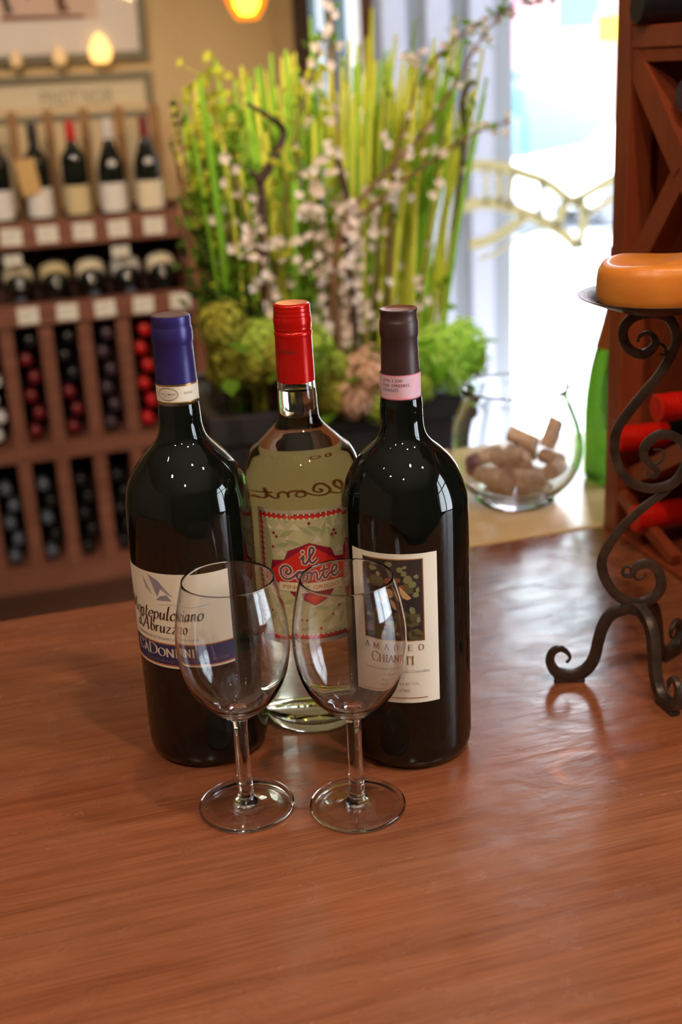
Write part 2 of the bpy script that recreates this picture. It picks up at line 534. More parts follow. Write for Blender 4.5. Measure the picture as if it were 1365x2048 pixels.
_e = lambda cx, cy, rx, ry, n=20: [(cx + rx * math.cos(2 * PI * k / n + 1.6), cy + ry * math.sin(2 * PI * k / n + 1.6)) for k in range(n + 1)]
S, L_ = 'S', 'L'
GL = {
 'A': (.74, [(L_, [(.04, 0), (.36, 1)]), (L_, [(.36, 1), (.70, 0)]), (L_, [(.15, .34), (.58, .34)]), ('s', [(-.04, 0), (.14, 0)]), ('s', [(.58, 0), (.80, 0)])]),
 'C': (.76, [(S, [(.70, .78), (.60, .95), (.42, 1), (.16, .86), (.05, .5), (.16, .14), (.42, 0), (.60, .05), (.72, .22)]), ('s', [(.70, .72), (.70, .97)])]),
 'D': (.84, [(L_, [(.12, 0), (.12, 1)]), (S, [(.12, 1), (.45, .98), (.72, .8), (.79, .5), (.72, .2), (.45, .02), (.12, 0)]), ('s', [(0, 1), (.2, 1)]), ('s', [(0, 0), (.2, 0)])]),
 'O': (.84, [(L_, _e(.42, .5, .37, .5))]),
 'N': (.86, [(L_, [(.12, 0), (.12, 1)]), (L_, [(.12, 1), (.72, 0)]), (L_, [(.72, 0), (.72, 1)]), ('s', [(0, 0), (.24, 0)]), ('s', [(.6, 1), (.84, 1)]), ('s', [(0, 1), (.14, 1)])]),
 'I': (.36, [(L_, [(.18, 0), (.18, 1)]), ('s', [(.05, 0), (.31, 0)]), ('s', [(.05, 1), (.31, 1)])]),
 'H': (.86, [(L_, [(.14, 0), (.14, 1)]), (L_, [(.70, 0), (.70, 1)]), (L_, [(.14, .52), (.70, .52)]), ('s', [(.02, 0), (.26, 0)]), ('s', [(.02, 1), (.26, 1)]), ('s', [(.58, 0), (.82, 0)]), ('s', [(.58, 1), (.82, 1)])]),
 'T': (.72, [(L_, [(.36, 0), (.36, 1)]), (L_, [(.03, .99), (.69, .99)]), ('s', [(.24, 0), (.48, 0)]), ('s', [(.03, .82), (.03, 1)]), ('s', [(.69, .82), (.69, 1)])]),
 'M': (1.0, [(L_, [(.08, 0), (.16, 1)]), (L_, [(.16, 1), (.48, .05)]), (L_, [(.48, .05), (.82, 1)]), (L_, [(.82, 1), (.90, 0)]), ('s', [(0, 0), (.18, 0)]), ('s', [(.80, 0), (1, 0)])]),
 'E': (.66, [(L_, [(.12, 0), (.12, 1)]), (L_, [(.12, .99), (.58, .99)]), (L_, [(.12, .52), (.48, .52)]), (L_, [(.12, .01), (.60, .01)]), ('s', [(.58, .82), (.58, 1)]), ('s', [(.60, 0), (.60, .2)]), ('s', [(.48, .43), (.48, .61)])]),
 'm0': (1.05, [(S, [(-.06, .1), (.02, 0), (.1, .2), (.22, .98)]), (L_, [(.22, .98), (.42, .12)]), (L_, [(.42, .12), (.78, .98)]), (S, [(.78, .98), (.86, .2), (.94, 0), (1.04, .1)])]),
 'a0': (.85, [(S, [(-.12, .2), (-.1, .02), (.06, .06), (.46, 1)]), (S, [(.46, 1), (.62, .3), (.70, 0), (.8, .06)]), (L_, [(.14, .36), (.62, .36)]), (S, [(.46, 1), (.2, 1.02), (.0, .9), (-.06, .74)])]),
 'o': (.48, [(L_, _e(.23, .25, .19, .25))]),
 'n': (.47, [(L_, [(.07, .5), (.07, 0)]), (S, [(.07, .30), (.2, .49), (.33, .40), (.34, .1), (.42, .02)])]),
 't': (.34, [(S, [(.13, .78), (.12, .14), (.19, 0), (.32, .08)]), (L_, [(0, .5), (.3, .5)])]),
 'e': (.45, [(S, [(.05, .25), (.40, .31), (.34, .47), (.20, .5), (.05, .33), (.06, .1), (.22, 0), (.40, .1)])]),
 'p': (.49, [(L_, [(.07, .5), (.07, -.34)]), (S, [(.07, .34), (.22, .5), (.41, .36), (.39, .1), (.22, 0), (.07, .1)])]),
 'u': (.49, [(S, [(.06, .5), (.06, .14), (.17, 0), (.30, .1), (.36, .3)]), (L_, [(.36, .5), (.36, .06), (.44, .0)])]),
 'l': (.24, [(S, [(.16, 1.0), (.07, .86), (.07, .12), (.13, 0), (.22, .05)])]),
 'c': (.42, [(S, [(.37, .40), (.22, .5), (.05, .33), (.06, .1), (.22, 0), (.39, .11)])]),
 'i': (.23, [(S, [(.07, .5), (.07, .12), (.12, 0), (.2, .05)]), ('d', [(.09, .72)])]),
 'a': (.49, [(S, [(.36, .40), (.20, .5), (.04, .28), (.10, .02), (.22, .03), (.36, .24)]), (L_, [(.37, .5), (.37, .06), (.45, 0)])]),
 'd': (.49, [(S, [(.36, .40), (.20, .5), (.04, .28), (.10, .02), (.22, .03), (.36, .24)]), (S, [(.26, 1.02), (.38, .8), (.37, .06), (.45, 0)])]),
 'b': (.48, [(L_, [(.07, 1), (.07, .02)]), (S, [(.07, .34), (.22, .5), (.41, .36), (.39, .1), (.22, 0), (.07, .06)])]),
 'r': (.36, [(L_, [(.07, .5), (.07, 0)]), (S, [(.07, .30), (.18, .48), (.32, .45)])]),
 'z': (.42, [(L_, [(.03, .47), (.35, .47)]), (L_, [(.35, .47), (.02, .02)]), (L_, [(.02, .02), (.37, .02)])]),
 "'": (.16, [(L_, [(.1, 1), (.05, .76)])]),
 ' ': (.3, []),
}

def pen_text(chars, x0, x1, y, h, thin=.035, thick=.13, slant=0.0, nib=18, heights=None):
    """own broad-pen lettering between x0 and x1 on baseline y with cap height h"""
    adv, tot = [], 0
    for i, ch in enumerate(chars):
        k = heights[i] if heights else 1
        adv.append(tot)
        tot += (GL[ch][0] + .06) * k
    sx = (x1 - x0) / tot
    V, F = [], []
    def put(v, f):
        o = len(V)
        V.extend(v)
        F.extend([tuple(i + o for i in q) for q in f])
    for i, ch in enumerate(chars):
        k = heights[i] if heights else 1
        for kind, pts in GL[ch][1]:
            T = [((p[0] + slant * p[1]) * k + adv[i], p[1] * k) for p in pts]
            Q = [(x0 + px * sx, y + py * h) for px, py in T]
            if kind == 'd':
                q = Q[0]
                put(*ribbon([(q[0], q[1] - h * .05), (q[0], q[1] + h * .05)], h * .1))
            elif kind == 's':
                put(*ribbon(Q, h * thin * 1.3))
            else:
                if kind == S:
                    Q = [tuple(p) for p in bez(Q, 6)]
                put(*ribbon(Q, h * thin, h * thick, nib))
    return V, F

def font_text(txt, x0, x1, y, h=None, shear=0.0, bold=0.0, mirror=False):
    """built-in font lettering fitted between x0 and x1"""
    cu = bpy.data.curves.new('text', 'FONT')
    cu.body = txt
    cu.shear = shear
    cu.offset = bold
    cu.resolution_u = 2
    ob = bpy.data.objects.new('text', cu)
    me = ob.to_mesh()
    vs = [v.co.copy() for v in me.vertices]
    fs = [tuple(p.vertices) for p in me.polygons]
    ob.to_mesh_clear()
    bpy.data.objects.remove(ob)
    bpy.data.curves.remove(cu)
    xa, xb = min(v.x for v in vs), max(v.x for v in vs)
    s = (x1 - x0) / (xb - xa)
    sy = h / 0.73 if h else s
    out = []
    for v in vs:
        px = (v.x - xa) * s
        if mirror:
            px = (x1 - x0) - px
        out.append(Vector((x0 + px, y + v.y * sy)))
    return out, fs

def poly2(pts):
    V = [Vector((p[0], p[1])) for p in pts]
    tri = tessellate_polygon([[Vector((p[0], p[1], 0)) for p in pts]])
    return V, [tuple(t) for t in tri]

def rect2(x0, y0, x1, y1):
    return [Vector((x0, y0)), Vector((x1, y0)), Vector((x1, y1)), Vector((x0, y1))], [(0, 1, 2, 3)]

def join2(*parts):
    V, F = [], []
    for v, f in parts:
        o = len(V)
        V += list(v)
        F += [tuple(i + o for i in q) for q in f]
    return V, F

def bend(vf, R, phic, name, m, parent, step=0.003):
    """bend a flat (s,t) mesh round a bottle of radius R about the axis, facing phic"""
    V, F = vf
    bm = bmesh.new()
    vs = [bm.verts.new((v[0], v[1], 0)) for v in V]
    for f in F:
        try:
            bm.faces.new([vs[i] for i in f])
        except ValueError:
            pass
    xs = [v[0] for v in V]
    x = min(xs) + step
    while x < max(xs):
        bmesh.ops.bisect_plane(bm, geom=bm.verts[:] + bm.edges[:] + bm.faces[:], plane_co=(x, 0, 0), plane_no=(1, 0, 0))
        x += step
    bmesh.ops.recalc_face_normals(bm, faces=bm.faces)
    for v in bm.verts:
        a = phic + v.co.x / R
        v.co = Vector((R * math.cos(a), R * math.sin(a), v.co.y))
    me = bpy.data.meshes.new(name)
    bm.to_mesh(me)
    bm.free()
    me.materials.append(m)
    me.polygons.foreach_set('use_smooth', [True] * len(me.polygons))
    o = bpy.data.objects.new(name, me)
    COL.objects.link(o)
    if parent is not None:
        o.parent = parent
    return o

def flat(vf, fn, name, m, parent=None, thick=0.0):
    """put a flat (x,y) mesh into the room through fn(x,y) -> point"""
    V, F = vf
    g = G()
    g.add([fn(v[0], v[1]) for v in V], F)
    return g.obj(name, m, parent)

def curvy(pts, n=5):
    return [tuple(p) for p in bez(pts, n)]

# ================================================================== SETTING
FZ = -0.92
CZ = 1.95
WB = 3.9          # back wall / shop window plane
g = G(); g.box((-2.6, -2.4, FZ - .05), (3.0, WB + .05, FZ)); struct(g.obj('floor', M['floor']))
g = G(); g.box((-2.6, -2.4, CZ), (3.0, WB + .1, CZ + .05)); struct(g.obj('ceiling', M['ceiling']))
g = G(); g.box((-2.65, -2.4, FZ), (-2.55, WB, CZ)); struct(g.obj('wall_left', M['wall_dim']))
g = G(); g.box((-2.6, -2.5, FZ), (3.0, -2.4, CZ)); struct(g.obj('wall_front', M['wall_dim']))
g = G(); g.box((-2.6, WB, FZ), (1.0, WB + .12, CZ)); struct(g.obj('wall_back', M['wall']))
# shop window in the back wall: frame members are pieces of the window
win = bpy.data.objects.new('window_1', None); COL.objects.link(win); win['kind'] = 'structure'
g = G(); g.box((1.0, WB - .03, FZ), (1.045, WB + .12, CZ)); g.obj('window_jamb', M['darktrim'], win)
g = G(); g.box((1.098, WB - .01, FZ), (1.130, WB + .08, CZ)); g.obj('mullion', M['white_paint'], win)
g = G(); g.box((1.208, WB - .02, FZ), (1.248, WB + .08, CZ)); g.obj('mullion', M['brownpost'], win)
g = G(); g.box((1.045, WB - .02, FZ), (2.95, WB + .09, FZ + .10)); g.obj('window_sill', M['white_paint'], win)
g = G(); g.box((1.045, WB - .02, CZ - .06), (2.95, WB + .09, CZ)); g.obj('window_head', M['white_paint'], win)
g = G(); g.box((2.90, WB - .03, FZ), (3.0, WB + .12, CZ)); g.obj('window_jamb', M['darktrim'], win)
for a, b in ((1.045, 1.098), (1.130, 1.208), (1.248, 2.90)):
    g = G(); g.add([(a, WB + .04, FZ + .1), (b, WB + .04, FZ + .1), (b, WB + .04, CZ - .06), (a, WB + .04, CZ - .06)], [(0, 1, 2, 3)])
    g.obj('window_pane', M['pane'], win)
# gilt emblem painted on the window glass: winged arcs with spokes
def onwin(x, y):
    return (x, WB + .034, y)
_W = lambda px, py: (1.50 + (px - 960) * 0.002148, 0.70 - (py) * 0.001573 + (px - 960) * -0.0000)
def wz(X, Y, k=3.37):            # reads the measured outline of the emblem (grid of 1/3.37) into metres on the pane
    px, py = X / k + 960, Y / k
    return (1.612 + (px - 960) * 0.001744 , 0.711 - py * 0.001520 - (px - 960) * 0.00009)
parts = []
for pts, w in (
    ([(-150, 1150), (0, 1112), (180, 1135), (330, 1185), (460, 1235), (600, 1335), (670, 1385), (770, 1340), (900, 1262), (1050, 1180)], .036),
    ([(-140, 1420), (0, 1385), (160, 1398), (320, 1460), (430, 1512), (560, 1595), (640, 1660), (715, 1745)], .038),
    ([(455, 1240), (435, 1500)], .026), ([(625, 1372), (555, 1580)], .036),
    ([(150, 1150), (150, 1395)], .020), ([(60, 1130), (60, 1390)], .014), ([(250, 1170), (215, 1420)], .020),
    ([(690, 1390), (760, 1455), (725, 1745)], .034), ([(760, 1480), (900, 1410), (1050, 1320)], .024),
    ([(330, 1500), (180, 1600), (60, 1660), (-60, 1690)], .034), ([(480, 1560), (300, 1650), (140, 1745), (0, 1800)], .012),
    ([(720, 1745), (820, 1700), (1000, 1600)], .012)):
    parts.append(ribbon(curvy([wz(*p) for p in pts], 6), w))
flat(join2(*parts), onwin, 'gilt_emblem', M['gold'], win)

# right wall with a second big window (it lights the right sides of the bottles)
RW = 2.45
g = G()
g.box((RW, -2.4, FZ), (RW + .12, -1.3, CZ)); g.box((RW, 1.35, FZ), (RW + .12, WB, CZ))
g.box((RW, -1.3, FZ), (RW + .12, 1.35, -.25)); g.box((RW, -1.3, 1.55), (RW + .12, 1.35, CZ))
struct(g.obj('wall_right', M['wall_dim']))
win2 = bpy.data.objects.new('window_2', None); COL.objects.link(win2); win2['kind'] = 'structure'
for y in (-1.3, -.42, .46, 1.31):
    g = G(); g.box((RW - .01, y, -.25), (RW + .1, y + .045, 1.55)); g.obj('mullion', M['white_paint'], win2)
for z in (-.25, .95, 1.51):
    g = G(); g.box((RW, -1.26, z), (RW + .09, 1.31, z + .04)); g.obj('transom', M['white_paint'], win2)
g = G(); g.add([(RW + .05, -1.26, -.21), (RW + .05, 1.31, -.21), (RW + .05, 1.31, 1.51), (RW + .05, -1.26, 1.51)], [(0, 1, 2, 3)])
g.obj('window_pane', M['pane'], win2)

# ================================================================== TASTING TABLE, LEDGE
tb = thing('tasting_table', 'big varnished red-brown wooden table holding the bottles and glasses', 'table', (0, 0, FZ))
g = G(); g.box((-1.15, .28, .875), (1.30, 1.283, .92)); g.obj('tabletop', M['table'], tb, bevel=.004)
g = G(); g.box((-1.05, .36, .78), (1.22, .385, .874)); g.box((-1.05, 1.19, .78), (1.22, 1.215, .874))
g.box((-1.05, .386, .78), (-1.025, 1.189, .874)); g.box((1.195, .386, .78), (1.22, 1.189, .874)); g.obj('apron', M['rack'], tb)
for x, y in ((-1.06, .35), (1.16, .35), (-1.06, 1.16), (1.16, 1.16)):
    g = G(); g.box((x, y, 0), (x + .07, y + .07, .874)); g.obj('leg', M['rack'], tb)

lg = thing('window_ledge', 'pale sunlit wooden ledge beyond the table, under the glass bowl', 'ledge', (0, 0, FZ))
g = G(); g.box((.47, 1.287, .880), (1.40, 1.66, .92)); g.obj('ledge_top', M['ledge'], lg, bevel=.003)
g = G(); g.box((.50, 1.31, 0), (1.37, 1.62, .879)); g.obj('cabinet_body', M['rack_dark'], lg)

# ================================================================== BIG WINE BOTTLES
def spun(name, prof, m, parent, n=96, sharp=40, close=False):
    g = G(); g.lathe(prof, n, close=close)
    return g.obj(name, m, parent, smooth=True, sharp=sharp)

def smoothprof(pts, n=6):
    return [(max(p[0], 0), p[1]) for p in bez(pts, n)]

# shared black-green magnum outline
M['magnum'] = mat('black_green_glass', (0.0035, 0.0045, 0.0035, 1), 0.02, spec=0.5, ior=1.52)
M['neck_glass'] = mat('olive_neck_glass', srgb(36, 52, 20), 0.02, trans=0.75, ior=1.5)

def dark_magnum(name, label, loc, shoulder):
    t = thing(name, label, 'bottle', loc)
    R = .0515
    prof = [(0, .004), (.030, .003), (.041, 0), (.0445, .0006), (.0487, .004), (.0508, .010), (R, .018), (R, .10), (R, .19)]
    prof += smoothprof([(R, .2)] + shoulder, 6)
    prof += [(.0166, .300), (.0160, .306), (0, .306)]
    spun('bottle_glass', prof, M['magnum'], t)
    return t

# --- left bottle : purple capsule, boat label
A = dark_magnum('red_wine_bottle', 'large dark wine bottle with purple capsule and sailing-boat label', (0.13264, 0.94926, 0),
                [(.0511, .2165), (.0503, .2275), (.0478, .2400), (.0430, .2495), (.0345, .2612), (.0258, .2705), (.0200, .2775), (.0174, .2865), (.0167, .2960)])
cap = [(.0163, .3222), (.0158, .3365), (.0153, .3525), (.0156, .3540), (.0160, .3552), (.01605, .3600), (.0158, .3648), (.0152, .3662), (.0151, .3668), (.0153, .3690), (.0153, .3725), (.0149, .3747), (.0142, .3751), (.0120, .3744), (0, .3744)]
M['purple'] = mat('purple_capsule', srgb(48, 38, 104), 0.34, metal=0.25)
M['purple_top'] = mat('capsule_top_brown', srgb(110, 84, 84), 0.45, metal=0.3, bump=(900, 0.4))
spun('capsule', cap, M['purple'], A)
spun('capsule_top', [(.0139, .3752), (.0122, .3755), (.008, .3750), (0, .3752)], M['purple_top'], A)
M['paper_warm'] = mat('cream_label_paper', srgb(232, 222, 204), 0.55)
M['gilt'] = mat('gilt_edge', srgb(206, 160, 92), 0.3, metal=0.85)
M['navy'] = mat('navy_print', srgb(48, 44, 92), 0.5)
M['ink_brown'] = mat('brown_ink', srgb(72, 44, 34), 0.6)
M['ink_grey'] = mat('grey_ink', srgb(128, 118, 110), 0.6)
M['ink_orange'] = mat('orange_ink', srgb(196, 116, 44), 0.4)
M['ink_lilac'] = mat('lilac_ink', srgb(148, 138, 152), 0.6)
M['ink_lilac2'] = mat('pale_lilac_ink', srgb(176, 168, 180), 0.6)
M['ink_pale'] = mat('pale_lettering', srgb(222, 206, 188), 0.5)
PA = math.radians(-126.2)
RA = .05165
lab = bend(rect2(-.0527, .0955, .0527, .1787), RA, PA, 'front_label', M['paper_warm'], A)
d = .00008
bend(rect2(-.0527, .0980, .0527, .1164), RA + d, PA, 'navy_band', M['navy'], lab)
bend(join2(rect2(-.0527, .1164, .0527, .1175), rect2(-.0527, .0972, .0527, .0983)), RA + 2 * d, PA, 'orange_rule', M['ink_orange'], lab)
bend(pen_text(['m0', 'o', 'n', 't', 'e', 'p', 'u', 'l', 'c', 'i', 'a', 'n', 'o'], -.0505, .0285, .1385, .0125, .035, .15, .28), RA + 2 * d, PA, 'lettering', M['ink_brown'], lab)
bend(pen_text(['d', "'", 'a0', 'b', 'r', 'u', 'z', 'z', 'o'], -.0385, .0130, .1268, .0118, .035, .16, .2), RA + 2 * d, PA, 'lettering', M['ink_brown'], lab)
bend(font_text('DENOMINAZIONE DI ORIGINE CONTROLLATA', -.0440, .0225, .1205, .0021), RA + 2 * d, PA, 'small_print', M['ink_grey'], lab)
bend(join2(pen_text(['C', 'A', 'D', 'O', 'N', 'I', 'N', 'I'], -.0410, .0185, .1055, .0084, .05, .2, 0, 10, [1.1, .85, 1.15, .85, .85, .85, .85, .85]),
           ribbon([(-.0302, .1152), (-.0282, .1138)], .0011)), RA + 2 * d, PA, 'brand_lettering', M['ink_pale'], lab)
bend(font_text('PRODUCT OF ITALY', -.0290, .0020, .1002, .0021), RA + 2 * d, PA, 'small_print', M['ink_grey'], lab)
bend(font_text('RED WINE', .0330, .0475, .1015, .0022), RA + 2 * d, PA, 'small_print', M['ink_grey'], lab)
bend(join2(poly2([(-.0166, .1772), (-.0082, .1577), (-.0050, .1650), (-.0018, .1668), (-.0062, .1722)]), poly2([(-.0100, .1550), (.0045, .1556), (.0008, .1605), (-.0058, .1590)])), RA + d, PA, 'boat_drawing', M['ink_lilac'], lab)
bend(join2(poly2([(-.0240, .1745), (-.0190, .1690), (-.0134, .1590), (-.0205, .1640)]), poly2([(-.0060, .1720), (.0000, .1650), (.0060, .1592), (.0010, .1610), (-.0052, .1652)]),
           ribbon(curvy([(-.008, .1512), (.004, .1525), (.018, .1506), (.034, .1520)]), .0005)), RA + d * .7, PA, 'boat_drawing', M['ink_lilac2'], lab)
# neck band
PN = math.radians(-106)
nk = bend(rect2(-.0262, .3085, .0262, .3230), .01665, PN, 'neck_band', M['paper_warm'], A, .0015)
bend(join2(rect2(-.0262, .3218, .0262, .3232), rect2(-.0262, .3083, .0262, .3094)), .01672, PN, 'gilt_rule', M['gilt'], nk, .0015)
ov = [(-.0062 + .0088 * math.cos(2 * PI * k / 32), .3158 + .0050 * math.sin(2 * PI * k / 32)) for k in range(33)]
ov2 = [(-.0062 + .0080 * math.cos(2 * PI * k / 32), .3158 + .0044 * math.sin(2 * PI * k / 32)) for k in range(33)]
bend(join2(ribbon(ov, .0005), ribbon(ov2, .0002), font_text('WILDMAN', -.0126, .0004, .3149, .0019, bold=.01), rect2(-.0115, .3137, -.0008, .3139),
           rect2(-.0105, .3130, -.0018, .31315), rect2(-.0100, .3180, -.0022, .31815)), .01672, PN, 'oval_stamp', M['ink_grey'], nk, .0015)
bend(font_text('VINTAGE', .0068, .0150, .3152, .0020), .01672, PN, 'lettering', M['ink_grey'], nk, .0015)

# --- right bottle : brown capsule, cream picture label
B = dark_magnum('red_wine_bottle', 'large dark wine bottle with brown capsule, pink neck band and framed-picture label', (0.29652, 0.88410, 0),
                [(.0511, .2160), (.0500, .2280), (.0460, .2410), (.0395, .2530), (.0312, .2625), (.0228, .2700), (.0184, .2770), (.0169, .2860), (.0165, .2960)])
M['brown_cap'] = mat('chocolate_capsule', srgb(66, 44, 42), 0.4, metal=0.15)
M['copper_top'] = mat('copper_capsule_top', srgb(150, 92, 66), 0.35, metal=0.6, bump=(700, 0.3))
capb = [(.0151, .3050), (.0149, .3260), (.0144, .3420), (.0141, .3525), (.0148, .3545), (.01495, .3560), (.0149, .3640), (.0146, .3662), (.0141, .3668), (.0140, .3700), (.0142, .3728), (.0146, .3740), (.0144, .3749), (.0132, .3749), (.0110, .3735), (0, .3732)]
spun('capsule', capb, M['brown_cap'], B)
spun('capsule_top', [(.0131, .3750), (.0110, .3737), (.004, .3736), (0, .3737)], M['copper_top'], B)
M['pink'] = mat('pink_seal_paper', srgb(232, 170, 178), 0.6, noise=((160, 160, 160), srgb(214, 190, 214), 2))
M['ink_black'] = mat('black_ink', srgb(58, 44, 50), 0.6)
pk = bend(rect2(-.030, .3070, .030, .3262), .01565, PN, 'neck_band', M['pink'], B, .0015)
M['pink_edge'] = mat('rose_edge', srgb(226, 128, 146), 0.6)
bend(join2(rect2(-.030, .3253, .030, .3262), rect2(-.030, .3070, .030, .3080)), .01570, PN, 'rose_rule', M['pink_edge'], pk, .0015)
bend(join2(font_text('LITRI 1.500', -.0170, .0005, .3210, .0024), font_text('AAB  09855855', -.0168, .0060, .3172, .0024), font_text('CHIANTI', -.0168, -.0030, .3134, .0026)),
     .01573, PN, 'lettering', M['ink_black'], pk, .0015)
PB = math.radians(-122)
M['paper_b'] = mat('ivory_label_paper', srgb(236, 226, 208), 0.55)
M['pic_dark'] = mat('picture_umber', srgb(62, 48, 42), 0.5, noise=((90, 90, 60), srgb(40, 32, 34), 4))
M['pic_olive'] = mat('picture_leaf_green', srgb(128, 124, 82), 0.5)
M['pic_olive2'] = mat('picture_moss', srgb(92, 82, 48), 0.5)
M['pic_skin'] = mat('picture_ochre', srgb(206, 162, 112), 0.5)
M['pic_rust'] = mat('picture_rust', srgb(140, 74, 46), 0.5)
M['ink_umber'] = mat('umber_lettering', srgb(130, 92, 62), 0.5)
lb = bend(rect2(-.0371, .0655, .0367, .1945), RA, PB, 'front_label', M['paper_b'], B)
bend(rect2(-.0252, .1203, .0252, .1903), RA + d, PB, 'picture_border', M['gilt'], lb)
pc = bend(rect2(-.0243, .1212, .0243, .1894), RA + 2 * d, PB, 'picture_ground', M['pic_dark'], lb)
rnd = random.Random(4)
def blob(cx, cy, rx, ry, n=9, j=.35):
    return poly2([(cx + rx * math.cos(2 * PI * k / n) * (1 - j * rnd.random()), cy + ry * math.sin(2 * PI * k / n) * (1 - j * rnd.random())) for k in range(n)])
def clampb(lst):
    out = []
    for V, F in lst:
        out.append(([Vector((min(max(v[0], -.0242), .0242), min(max(v[1], .1213), .1893))) for v in V], F))
    return join2(*out)
bend(clampb([blob(rnd.uniform(-.022, .022), rnd.uniform(.123, .15), .006, .005) for _ in range(16)] + [blob(.014, .139, .009, .008), blob(.018, .126, .008, .006), blob(-.012, .172, .008, .007), blob(.012, .165, .007, .006)]),
     RA + 3 * d, PB, 'picture_foliage', M['pic_olive2'], lb)
bend(clampb([blob(.0065, .1815, .0035, .003), blob(.013, .173, .005, .004), blob(.0165, .169, .004, .0035), blob(.010, .178, .003, .003), blob(-.002, .186, .004, .003), blob(.002, .134, .005, .006), blob(.019, .160, .003, .003), blob(-.015, .182, .004, .003), blob(.016, .147, .003, .004), blob(.0105, .1835, .0022, .0018), blob(.0195, .1755, .0024, .0020), blob(.0205, .1645, .0020, .0026), blob(-.010, .178, .0026, .0022), blob(-.0195, .170, .0024, .0030), blob(-.020, .142, .0026, .0022), blob(.0065, .127, .0030, .0022), blob(-.006, .127, .0026, .0022), blob(.0205, .1385, .0022, .0030)]),
     RA + 4 * d, PB, 'picture_foliage', M['pic_olive'], lb)
bend(clampb([blob(.000, .1625, .0052, .0045, 10, .2), poly2([(.006, .168), (.011, .1625), (.0155, .1575), (.0125, .1560), (.0085, .1578), (.0065, .1625)]), poly2([(.001, .158), (.0055, .1545), (.007, .148), (.003, .1495), (.0005, .154)]), blob(-.007, .156, .0042, .003, 9, .2)]),
     RA + 5 * d, PB, 'picture_figure', M['pic_skin'], lb)
bend(clampb([blob(-.001, .172, .005, .004), blob(.0045, .1725, .003, .003), blob(-.004, .134, .004, .003), blob(.008, .1665, .0025, .003), blob(-.012, .146, .004, .004), blob(-.018, .13, .004, .003)]),
     RA + 4.5 * d, PB, 'picture_fruit', M['pic_rust'], lb)
ad = []
for ch, c in zip('AMADEO', (-.0228, -.0140, -.0045, .0045, .0135, .0222)):
    w = .0046 if ch != 'M' else .0060
    ad.append(pen_text([ch], c - w / 2, c + w / 2, .1120, .0052, .05, .15, 0, 10))
bend(join2(*ad), RA + 2 * d, PB, 'lettering', M['ink_umber'], lb)
bend(pen_text(list('CHIANTI'), -.0190, .0165, .1000, .0072, .05, .17, 0, 10, [1.25, 1, 1, 1, 1, 1, 1]), RA + 2 * d, PB, 'lettering', M['ink_umber'], lb)
M['ink_soft'] = mat('soft_grey_ink', srgb(150, 138, 128), 0.6)
M['ink_rose'] = mat('soft_rose_ink', srgb(168, 126, 118), 0.6)
bend(font_text('Denominazione di Origine Controllata', -.0255, .0285, .0925, .0026, .35), RA + 2 * d, PB, 'small_print', M['ink_soft'], lb)
bend(font_text('e Garantita', -.0065, .0075, .0872, .0024, .35), RA + 2 * d, PB, 'small_print', M['ink_soft'], lb)
bend(font_text('ALC. 12.5% BY VOL.', -.0085, .0205, .0815, .0024), RA + 2 * d, PB, 'small_print', M['ink_soft'], lb)
bend(font_text('Product of Italy', -.0095, .0125, .0755, .0032, .3), RA + 2 * d, PB, 'small_print', M['ink_rose'], lb)
bend(rect2(-.0295, .0695, .0265, .0703), RA + 2 * d, PB, 'gilt_rule', M['gilt'], lb)

# --- middle bottle : clear glass, pale wine, red screw cap
Cb = thing('white_wine_bottle', 'clear glass bottle of pale yellow wine with red screw cap, behind the others', 'bottle', (0.23391, 0.96856, 0))
RM = .0485
outer = [(0, .010), (.018, .008), (.032, .003), (.039, 0), (.0425, .0006), (.0462, .004), (.0480, .010), (RM, .018), (RM, .12), (RM, .212)]
sh = [(RM, .220), (.0484, .2310), (.0470, .2400), (.0425, .2490), (.0365, .2540), (.0285, .2620), (.0215, .2690), (.0180, .2745), (.0168, .2820), (.0163, .2950)]
outer += smoothprof(sh, 6) + [(.0155, .308), (.0146, .330), (.0143, .360), (.0138, .366)]
th = .0026
inner_full = [(0, .0155), (.016, .0145), (.030, .0085), (.040, .0085), (.0445, .012), (RM - th, .022), (RM - th, .12), (RM - th, .212)]
inner_full += [(r - th * .95, z - .0005) for r, z in smoothprof(sh, 6)] + [(.0128, .308), (.0120, .330), (.0117, .360), (.0110, .366)]
FILL = .3005
wine_side = [p for p in inner_full if p[1] <= FILL] + [(.0131, FILL)]
air_side = [(.0131, FILL)] + [p for p in inner_full if p[1] > FILL]
g = G()
g.lathe(outer + air_side[::-1], 96)
g.obj('bottle_glass', glass_mat('pale_bottle_glass', (0.99, 1, 0.985, 1), 1.5), Cb, smooth=True, sharp=50)
g = G()
g.lathe(wine_side, 96)
g.cur = 1
g.lathe([(.0131, FILL), (.0128, FILL - .0003), (0, FILL - .0003)], 96)
WINE_VOL, WINE_D = srgb(232, 222, 120), 6.0
g.obj('white_wine', [glass_mat('wine_in_glass', (1, 1, 1, 1), 1.345 / 1.5, WINE_VOL, WINE_D), glass_mat('wine_surface', (1, 1, 1, 1), 1.345, WINE_VOL, WINE_D)], Cb, smooth=True, sharp=50)
M['redcap'] = mat('red_screwcap', srgb(204, 20, 12), 0.22, metal=0.25)
M['redcap_top'] = mat('worn_cap_top', srgb(188, 66, 26), 0.3, metal=0.35)
pr = [(.0157, .3075), (.0156, .3200), (.0152, .3440), (.0154, .3455), (.0158, .3470), (.0154, .3487), (.0148, .3493), (.0152, .3506), (.0155, .3515), (.0151, .3524), (.0155, .3533), (.0155, .3560), (.0155, .3600), (.0150, .3608),
      (.0153, .3617), (.0153, .3632), (.0147, .3642), (.0151, .3653), (.0151, .3668), (.0147, .3676), (.0150, .3686), (.0150, .3700), (.0143, .3712), (.0125, .3715), (0, .3713)]
